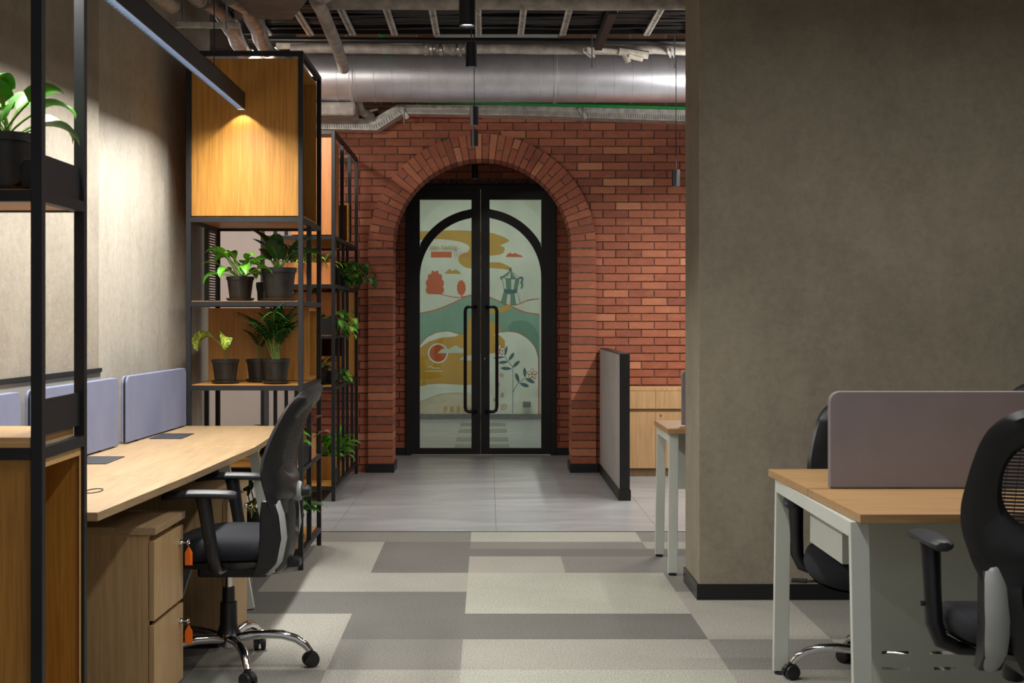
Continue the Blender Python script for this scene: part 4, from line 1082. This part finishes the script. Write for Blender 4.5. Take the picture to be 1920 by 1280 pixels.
screen(5.16, 6.19, sx(5.16), sx(6.19), .756, 1.05, 'middle blue grey fabric desk screen of the left row, partly behind the near shelf posts')
screen(4.14, 5.05, sx(4.14)-.0, sx(5.05), .756, 1.05, 'blue grey desk screen of the left row cut off at the photo edge')
def pedestal(loc, rot, label, orange):
    t = thing('drawer_unit', label, 'drawer unit', loc, rot)
    # local: front faces +x, width along y .40, depth .50
    D, Wd, Hh = .46, .39, .60
    m = MB(); m.box(-D, -.02, -Wd/2, -Wd/2+.018, .03, Hh); m.box(-D, -.02, Wd/2-.018, Wd/2, .03, Hh); m.box(-D, -D+.012, -Wd/2+.018, Wd/2-.018, .03, Hh); m.box(-D+.012, -.02, -Wd/2+.018, Wd/2-.018, .03, .048)
    m.box(-D+.012, -.03, -Wd/2+.018, Wd/2-.018, .57, .6)
    m.build('carcass', M['desk_z'], t, world=False)
    MB().box(-D-.004, .006, -Wd/2-.006, Wd/2+.006, Hh+.001, Hh+.026).build('top', M['desk_y'], t, world=False, bevel=.001)
    for z0, z1 in ((.318, .578), (.035, .302)):
        d = MB().box(-.018, 0, -Wd/2+.001, Wd/2-.001, z0, z1).build('drawer', M['desk_z'], t, world=False, bevel=.0012)
        MB().box(-.3, -.019, -Wd/2+.02, Wd/2-.02, z0+.01, z1-.03).build('drawer_box', M['steel'], d, world=False)
        lk = MB().lathe([(.011, 0), (.011, .004), (.008, .012), (.001, .012)], 16, (0, Wd/2-.055, z1-.055), axis='x'); lk.build('lock', M['chrome'], d, world=False, smooth=True)
        k = MB(); k.tube([(.012, Wd/2-.055, z1-.055), (.03, Wd/2-.055, z1-.055)], .003, 6); k.tube([(.032, Wd/2-.055+.012*math.cos(a*PI/6), z1-.055+.012*math.sin(a*PI/6)) for a in range(13)], .0015, 5, cap=False)
        k.build('key', M['chrome'] if orange else M['brass'], d, world=False, smooth=True)
        if orange:
            pl = [(.020, z1-.135), (.046, z1-.135), (.046, z1-.09), (.033, z1-.068), (.020, z1-.09)]
            g = MB(); g.prism(pl, Wd/2-.058, Wd/2-.053, 'xz'); g.build('key_tag', M['orange'], d, world=False, bevel=.001, label='orange key tag')
        else:
            g = MB(); g.box(.028, .031, Wd/2-.06, Wd/2-.05, z1-.105, z1-.068); g.build('spare_key', M['brass'], d, world=False)
    m = MB()
    for a in (-D+.04, -.06):
        for b in (-Wd/2+.05, Wd/2-.05): m.lathe([(.018, 0), (.018, .03)], 10, (a, b, 0))
    m.build('glides', M['black'], t, world=False)
    return t
pedestal((-1.088, 4.865, 0), -.03, 'oak two drawer unit nearest the camera, with orange key tags', True)
pedestal((-1.025, 5.83, 0), -.03, 'oak two drawer unit behind the office chair, plain keys in its locks', False)

# ------------------------------------------------------------------ right desks
def desk_right():
    t = thing('desk', 'oak topped double desk with white legs in the right foreground', 'desk', (1.7, 4.7, 0))
    xn, xf, xr = 1.067, 1.040, 2.45
    xm = (xn+xf)/2; yn, yf, ym = 4.085, 5.29, 4.695
    for nm, ya, yb, xa, xb in (('tabletop', yn, ym-.004, xn, xm), ('tabletop', ym+.004, yf, xm, xf)):
        p = []
        for z in (.724, .75): p += [(xa, ya, z), (xr, ya, z), (xr, yb, z), (xb, yb, z)]
        MB().hexa(p).build(nm, M['desk_x'], t, bevel=.0012)
    for x0 in (1.05, 2.33):
        m = MB(); m.hexa([(x0, 4.075, .012), (x0+.055, 4.075, .012), (x0+.055, 4.10, .012), (x0, 4.10, .012),
                          (x0, 4.13, .722), (x0+.055, 4.13, .722), (x0+.055, 4.155, .722), (x0, 4.155, .722)]); m.build('leg', M['white_metal'], t, bevel=.002)
        m = MB(); m.hexa([(x0, 5.24, .012), (x0+.055, 5.24, .012), (x0+.055, 5.265, .012), (x0, 5.265, .012),
                          (x0, 5.19, .722), (x0+.055, 5.19, .722), (x0+.055, 5.215, .722), (x0, 5.215, .722)]); m.build('leg', M['white_metal'], t, bevel=.002)
        B(x0, x0+.05, 4.155, 5.19, .676, .722).build('side_rail', M['white_metal'], t, bevel=.002)
        for y in (4.087, 5.252): MB().lathe([(.02, 0), (.022, .006), (.01, .012)], 14, (x0+.027, y, 0)).build('foot', M['black_plastic'], t)
    m = MB(); m.box(1.131, 2.32, 4.55, 5.01, .526, .53); m.box(1.131, 2.32, 4.55, 4.554, .53, .722); m.box(1.131, 1.135, 4.554, 5.01, .53, .722); m.box(1.131, 2.32, 5.006, 5.01, .53, .66)
    m.build('cable_duct', M['white_metal'], t)
    # modesty panel with slots
    m = MB(); y0, y1 = 4.70, 4.704; xa, xb = 1.20, 2.3; rows = [(.150, .161), (.202, .213)]; z = .06
    for r0, r1 in rows:
        m.box(xa, xb, y0, y1, z, r0); x = xa; s = U(1652.5, 4.7); sl = [(s+.16*i, s+.16*i+.092) for i in range(6)]
        for a, b in sl: m.box(x, a, y0, y1, r0, r1); x = b
        m.box(x, xb, y0, y1, r0, r1); z = r1
    m.box(xa, xb, y0, y1, z, .525); m.build('modesty_panel', M['white_metal'], t)
desk_right()
screen(4.70, 4.70, U(1554, 4.70), 2.3, .753, 1.07, 'wide mauve grey fabric screen standing on the right foreground desk', 'fabric_grey', th=.03)
def desk_mid():
    t = thing('desk', 'oak topped desk with white legs, mostly hidden behind the right column', 'desk', (1.6, 7.45, 0))
    B(.904, 2.3, 7.17, 7.755, .724, .75).build('tabletop', M['desk_x'], t, bevel=.0012)
    for x0 in (.915, 2.2):
        for ya, yb in ((7.235, 7.20), (7.80, 7.70)):
            m = MB(); m.hexa([(x0, ya, .012), (x0+.048, ya, .012), (x0+.048, ya+.025, .012), (x0, ya+.025, .012), (x0, yb, .722), (x0+.048, yb, .722), (x0+.048, yb+.025, .722), (x0, yb+.025, .722)])
            m.build('leg', M['white_metal'], t, bevel=.002)
            MB().lathe([(.02, 0), (.022, .006), (.01, .012)], 14, (x0+.024, ya+.012, 0)).build('foot', M['black_plastic'], t)
        B(x0, x0+.045, 7.226, 7.70, .68, .722).build('side_rail', M['white_metal'], t)
    B(1.0, 2.2, 7.55, 7.554, .4, .722).build('modesty_panel', M['white_metal'], t)
desk_mid()
screen(7.32, 7.32, U(1277.5, 7.32), 2.2, .757, 1.04, 'dark grey fabric screen edge on the desk behind the right column', 'fabric_grey')

# low cabinet
t = thing('low_cabinet', 'low oak storage cabinet against the brick wall beside the partition', 'cabinet', (2.0, 11.83, 0))
xa, xb = 1.09, 3.2; yf = 11.68
m = MB(); m.box(xa, xb, yf+.018, 11.97, .065, .70); m.build('body', M['desk_z'], t)
B(xa, xb, yf+.004, 11.97, .702, .727).build('top', M['cab'], t, bevel=.001)
B(xa, xb, yf+.02, 11.96, 0, .063).build('plinth', M['desk_dark'], t)
x = xa-.05; dw = .44; first = U(1229.5, yf)
x = first-dw*2
while x < xb-.05:
    a, b = max(x+.0015, xa), min(x+dw-.0015, xb)
    if b > xa+.02:
        B(a, b, yf, yf+.017, .555, .70).build('drawer', M['cab'], t)
        d = B(a, b, yf, yf+.017, .068, .528).build('door', M['cab'], t)
        MB().lathe([(.008, yf-.004), (.008, yf)], 12, (a+.04, 0, .50), axis='y').build('lock', M['steel'], d)
    x += dw
B(xa, xb, yf+.012, yf+.017, .529, .554).build('finger_groove', M['desk_dark'], t)

# ------------------------------------------------------------------ office chair
YBK = [(.36, .12), (.42, .15), (.50, .168), (.58, .172), (.66, .165), (.74, .165), (.80, .174), (.88, .196), (.95, .222), (1.02, .248), (1.08, .265)]
WBK = [(.36, .10), (.42, .14), (.50, .175), (.58, .21), (.66, .245), (.74, .268), (.80, .272), (.88, .262), (.95, .25), (1.0, .232), (1.035, .195), (1.055, .14), (1.064, .07), (1.068, 0)]
def itp(tb, z):
    if z <= tb[0][0]: return tb[0][1]
    for (a, p), (b, q) in zip(tb, tb[1:]):
        if z <= b: return p+(q-p)*(z-a)/(b-a)
    return tb[-1][1]
def bky(x, z): return -(itp(YBK, z)+.075) + .075*(x/.27)**2
def ray_poly(cx, cz, a, poly):
    dx, dz = math.cos(a), math.sin(a); best = 0
    for i in range(len(poly)):
        x1, z1 = poly[i]; x2, z2 = poly[(i+1) % len(poly)]
        ex, ez = x2-x1, z2-z1; den = dx*ez-dz*ex
        if abs(den) < 1e-9: continue
        t = ((x1-cx)*ez-(z1-cz)*ex)/den; u = ((x1-cx)*dz-(z1-cz)*dx)/den
        if t > 0 and -1e-6 <= u <= 1+1e-6: best = max(best, t)
    return best
def selp(rx, rz, a, n=2.5):
    c, s = abs(math.cos(a)), abs(math.sin(a)); return 1/((c/rx)**n+(s/rz)**n)**(1/n)
def ring(mb, cz, outer, ic, irx, irz, h, yo=0, n=88):
    sect = ((0, 0), (.18, 1), (.8, 1), (1, 0), (.8, -1), (.18, -1)); vs = []; fs = []
    for i in range(n):
        a = 2*PI*i/n; ro = ray_poly(0, cz, a, outer); ri = selp(irx, irz, a)
        ox, oz = ro*math.cos(a), cz+ro*math.sin(a); ix, iz = ri*math.cos(a), ic+ri*math.sin(a)
        for t, s in sect:
            x, z = ox+(ix-ox)*t, oz+(iz-oz)*t; vs.append((x, bky(x, z)+s*h+yo, z))
    for i in range(n):
        for k in range(6): fs.append((i*6+k, i*6+(k+1) % 6, ((i+1) % n)*6+(k+1) % 6, ((i+1) % n)*6+k))
    mb.add(vs, fs)
def make_chair(label, group=None):
    t = thing('office_chair', label, 'office chair', (0, 0, 0), 0, group); W_ = dict(world=False)
    # seat
    def se(w, d, z, n=28, bend=0):
        out = []
        for i in range(n):
            a = 2*PI*i/n; c, s = math.cos(a), math.sin(a)
            r = 1/((abs(c)**3.2+abs(s)**3.2)**(1/3.2)); x, y = w*c*r, d*s*r
            out.append((x, y+.02, z-bend*max(0, y)**2*1.2 + .25*bend*x*x))
        return out
    m = MB(); lay = [(.22, .21, .425), (.245, .235, .44), (.252, .243, .465), (.245, .237, .49), (.225, .218, .505), (.15, .15, .512), (.02, .02, .513)]; vs = []
    for w_, d_, z_ in lay: vs += se(w_, d_, z_, 28, .8)
    fs = [tuple(range(27, -1, -1))]
    for i in range(len(lay)-1):
        for k in range(28): fs.append((i*28+k, i*28+(k+1) % 28, (i+1)*28+(k+1) % 28, (i+1)*28+k))
    fs.append(tuple(6*28+k for k in range(28)))
    m.add(vs, fs); m.build('seat', M['seat_fabric'], t, smooth=True, angle=70, **W_)
    m = MB(); vs = se(.15, .15, .395, 24)+se(.235, .225, .424, 24, .8); fs = [tuple(range(23, -1, -1)), tuple(range(24, 48))]+[(k, (k+1) % 24, 24+(k+1) % 24, 24+k) for k in range(24)]
    m.add(vs, fs); m.build('seat_shell', M['black_plastic'], t, smooth=True, **W_)
    MB().box(-.09, .09, -.16, .1, .355, .397).build('mechanism', M['black_plastic'], t, bevel=.01, **W_)
    kb = MB().tube([(0, .16, .39), (0, .185, .33), (0, .195, .28)], [.03, .034, .03], 16); kb.build('tension_knob', M['black_plastic'], t, smooth=True, **W_)
    m = MB().tube([(.08, .02, .375), (.2, .03, .375), (.25, .035, .372)], .006, 8); m.box(.245, .3, .022, .05, .366, .38); m.build('lever', M['black_plastic'], t, bevel=.002, **W_)
    MB().lathe([(.045, .135), (.04, .145), (.033, .165), (.031, .25), (.024, .251), (.023, .305), (.001, .305)], 24).build('column_cover', M['black_plastic'], t, smooth=True, **W_)
    MB().lathe([(.013, .30), (.013, .36)], 16).build('gas_piston', M['chrome'], t, smooth=True, **W_)
    MB().lathe([(.001, .075), (.018, .075), (.03, .085), (.034, .13), (.034, .137), (.001, .137)], 24).build('hub', M['chrome'], t, smooth=True, **W_)
    for i in range(5):
        a = 2*PI*i/5; c, s = math.cos(a), math.sin(a)
        pr = [(.025, .115), (.08, .123), (.14, .127), (.20, .123), (.25, .107), (.285, .082), (.30, .062)]
        m = MB().tube([(r*c, r*s, z) for r, z in pr], [.017, .018, .0175, .017, .016, .0145, .013], 12); m.build('base_arm', M['chrome'], t, smooth=True, angle=70, **W_)
        cx, cy = .305*c, .305*s; m = MB(); a2 = a+.5; ux, uy = -math.sin(a2), math.cos(a2)
        for sg in (-1, 1):
            q = MB().lathe([(.02, -.009), (.027, -.007), (.028, 0), (.027, .007), (.02, .009)], 20, axis='x')
            m.add([(cx+sg*.014*ux+v[0]*ux+v[1]*uy*1.0, cy+sg*.014*uy+v[0]*uy-v[1]*ux, .0282+v[2]) for v in q.v], q.f)
        q = MB(); 
        vs = []; 
        for k in range(9):
            b = PI*k/8; 
            for sg in (-1, 1): vs.append((cx+.031*math.cos(b)*uy+sg*.006*ux, cy-.031*math.cos(b)*ux+sg*.006*uy, .03+.031*math.sin(b)))
        m.add(vs, [(2*k, 2*k+2, 2*k+3, 2*k+1) for k in range(8)]+[tuple(range(0, 18, 2)), tuple(range(17, 0, -2))])
        m.tube([(cx, cy, .03), (cx, cy, .066)], .009, 8)
        m.build('caster', M['black_plastic'], t, smooth=True, **W_)
    for sg in (-1, 1):
        X = sg*.285; m = MB()
        m.tube([(sg*.12, -.01, .40), (sg*.22, 0, .405), (sg*.268, .0, .425), (X, .005, .47), (X, .02, .56), (X, .035, .66), (X, .04, .685)], [.016, .018, .022, .024, .024, .027, .03], 12)
        m.tube([(X, .012, .52), (X+sg*.035, .012, .52)], .007, 8)
        ar = m.build('armrest', M['black_plastic'], t, smooth=True, angle=60, **W_)
        vs = []; n = 9; prof = [(-.085, .026, .694), (-.06, .038, .70), (.02, .042, .702), (.1, .04, .702), (.16, .032, .696), (.19, .018, .688)]
        for y, hw, zt_ in prof:
            for k in range(8):
                a = 2*PI*k/8+PI/8; vs.append((X+hw*1.05*math.cos(a), y, zt_-.014+.016*math.sin(a)*1.05))
        fs = [tuple(range(7, -1, -1)), tuple(40+k for k in range(8))]
        for i in range(5):
            for k in range(8): fs.append((i*8+k, i*8+(k+1) % 8, (i+1)*8+(k+1) % 8, (i+1)*8+k))
        MB().add(vs, fs).build('arm_pad', M['dark_grey'], ar, smooth=True, angle=50, sub=1, **W_)
    # back
    m = MB()
    up = [(itp(WBK, z), z) for z in (.64, .68, .74, .80, .86, .92, .97, 1.01, 1.04, 1.058, 1.068)]; up = catmull(up+[(-a, b) for a, b in reversed(up[:-1])], 4, False)
    ring(m, .85, up, .862, .185, .128, .02)
    lo = [(itp(WBK, z), z) for z in (.37, .42, .48, .54, .60, .66, .70)]; lo = [(a, b) for a, b in catmull(lo, 3, False)]; lo = lo+[(-a, b) for a, b in reversed(lo)]
    ring(m, .55, lo, .575, .125, .08, .018, -.001)
    m.build('back_frame', M['black_plastic'], t, smooth=True, angle=50, **W_)
    m = MB()
    for cz, rx, rz in ((.862, .19, .133), (.575, .13, .085)):
        z = cz-rz+.004
        while z < cz+rz-.002:
            s = (abs(z-cz)/rz); hw = rx*(max(0, 1-s**2.5))**(1/2.5)
            if hw > .02:
                k = 10; vs = []
                for i in range(k+1):
                    x = -hw+2*hw*i/k; vs += [(x, bky(x, z), z-.0031), (x, bky(x, z), z+.0031)]
                m.add(vs, [(2*i, 2*i+2, 2*i+3, 2*i+1) for i in range(k)])
            z += .0092
        for i in range(15):
            x = -rx+2*rx*(i+.5)/15; s = abs(x)/rx; hz = rz*(max(0, 1-s**2.5))**(1/2.5); vs = []
            for j in range(9):
                z = cz-hz+2*hz*j/8; vs += [(x-.001, bky(x, z)+.001, z), (x+.001, bky(x, z)+.001, z)]
            m.add(vs, [(2*j, 2*j+2, 2*j+3, 2*j+1) for j in range(8)])
    m.build('mesh_fabric', M['black'], t, fix=False, **W_)
    for sg in (-1, 1):
        def pl(z): return sg*(.19+.0*(z-.4)), -(.205 - .0*(z-.4))
        pts = []
        br = MB(); X = sg*.195
        for (z, w_, yc) in ((.385, .03, -.15), (.43, .045, -.185), (.52, .05, -.2), (.60, .045, -.195), (.655, .028, -.185)):
            pts.append((X, yc, z, w_))
        vs = []
        for X_, yc, z, w_ in pts:
            vs += [(X_-.028, yc+w_, z), (X_+.028, yc+w_, z), (X_+.03, yc-w_*.6, z), (X_-.03, yc-w_*.6, z)]
        fs = [(0, 1, 2, 3), (19, 18, 17, 16)]
        for i in range(4):
            for k in range(4): fs.append((i*4+k, i*4+4+k, i*4+4+(k+1) % 4, i*4+(k+1) % 4))
        b_ = br.add(vs, fs).build('back_bracket', M['black_plastic'], t, smooth=True, angle=35, bevel=.006, **W_)
        cp = MB(); vs = []; nr = 15
        for q in range(nr):
            u = q/(nr-1); b = .385+.27*(1-math.cos(PI*u))/2; hw = .036*math.sqrt(max(.004, 1-(2*u-1)**2*(1 if u > .5 else 1)))*(.8+.25*u)
            ys = itp([(.385, -.166), (.43, -.21), (.52, -.228), (.60, -.22), (.66, -.2)], b)
            for kx, ky in ((-1, -.002), (-.6, -.015), (0, -.019), (.6, -.015), (1, -.002), (0, 0.0)): vs.append((X+kx*hw, ys+ky, b))
        cp.add(vs, [tuple(range(6)), tuple(range(6*nr-1, 6*nr-7, -1))]+[(q*6+k, q*6+(k+1) % 6, q*6+6+(k+1) % 6, q*6+6+k) for q in range(nr-1) for k in range(6)])
        cp.build('bracket_cover', M['grey_plastic'], b_, smooth=True, angle=70, label='pale grey bracket cover', **W_)
    MB().beam((0, -.1, .385), (0, -.27, .40), .07, .03).build('back_stem', M['black_plastic'], t, bevel=.006, **W_)
    m = MB().lathe([(.001, -.275), (.034, -.273), (.038, -.262), (.034, -.24), (.001, -.235)], 24, (0, 0, .665), axis='y')
    kn = m.build('lumbar_disc', M['grey_plastic'], t, smooth=True, label='pale grey lumbar disc', **W_)
    MB().lathe([(.018, -.305), (.022, -.30), (.022, -.2745)], 20, (0, 0, .665), axis='y').build('lumbar_knob', M['black_plastic'], kn, smooth=True, **W_)
    return t
ch = make_chair('black mesh office chair seen from the side at the left desks', 'black mesh office chairs')
ch.location = (-.97, 5.33, 0); ch.rotation_euler.z = math.radians(90)       # faces -X
def spin_base(root, deg):
    for k in root.children:
        if k.name.split('.')[0] in ('base_arm', 'caster', 'hub'): k.rotation_euler.z = math.radians(deg)
spin_base(ch, -85)
for (x, y, rz, sz, lab, sp) in ((1.495, 3.86, 0, 1.035, 'black mesh office chair at the right edge, nearest the camera, seen from behind', 20),
                        (1.40, 5.12, math.radians(180-20), .955, 'black mesh office chair behind the right foreground desk, facing the camera', 10),
                        (2.26, 5.3, math.radians(180), 1.0, 'black office chair showing only its top edge above the screen, far right', 0)):
    c = dup(ch); c.scale.z = sz; c.location = (x, y, 0); c.rotation_euler.z = rz; c['label'] = lab; spin_base(c, sp)
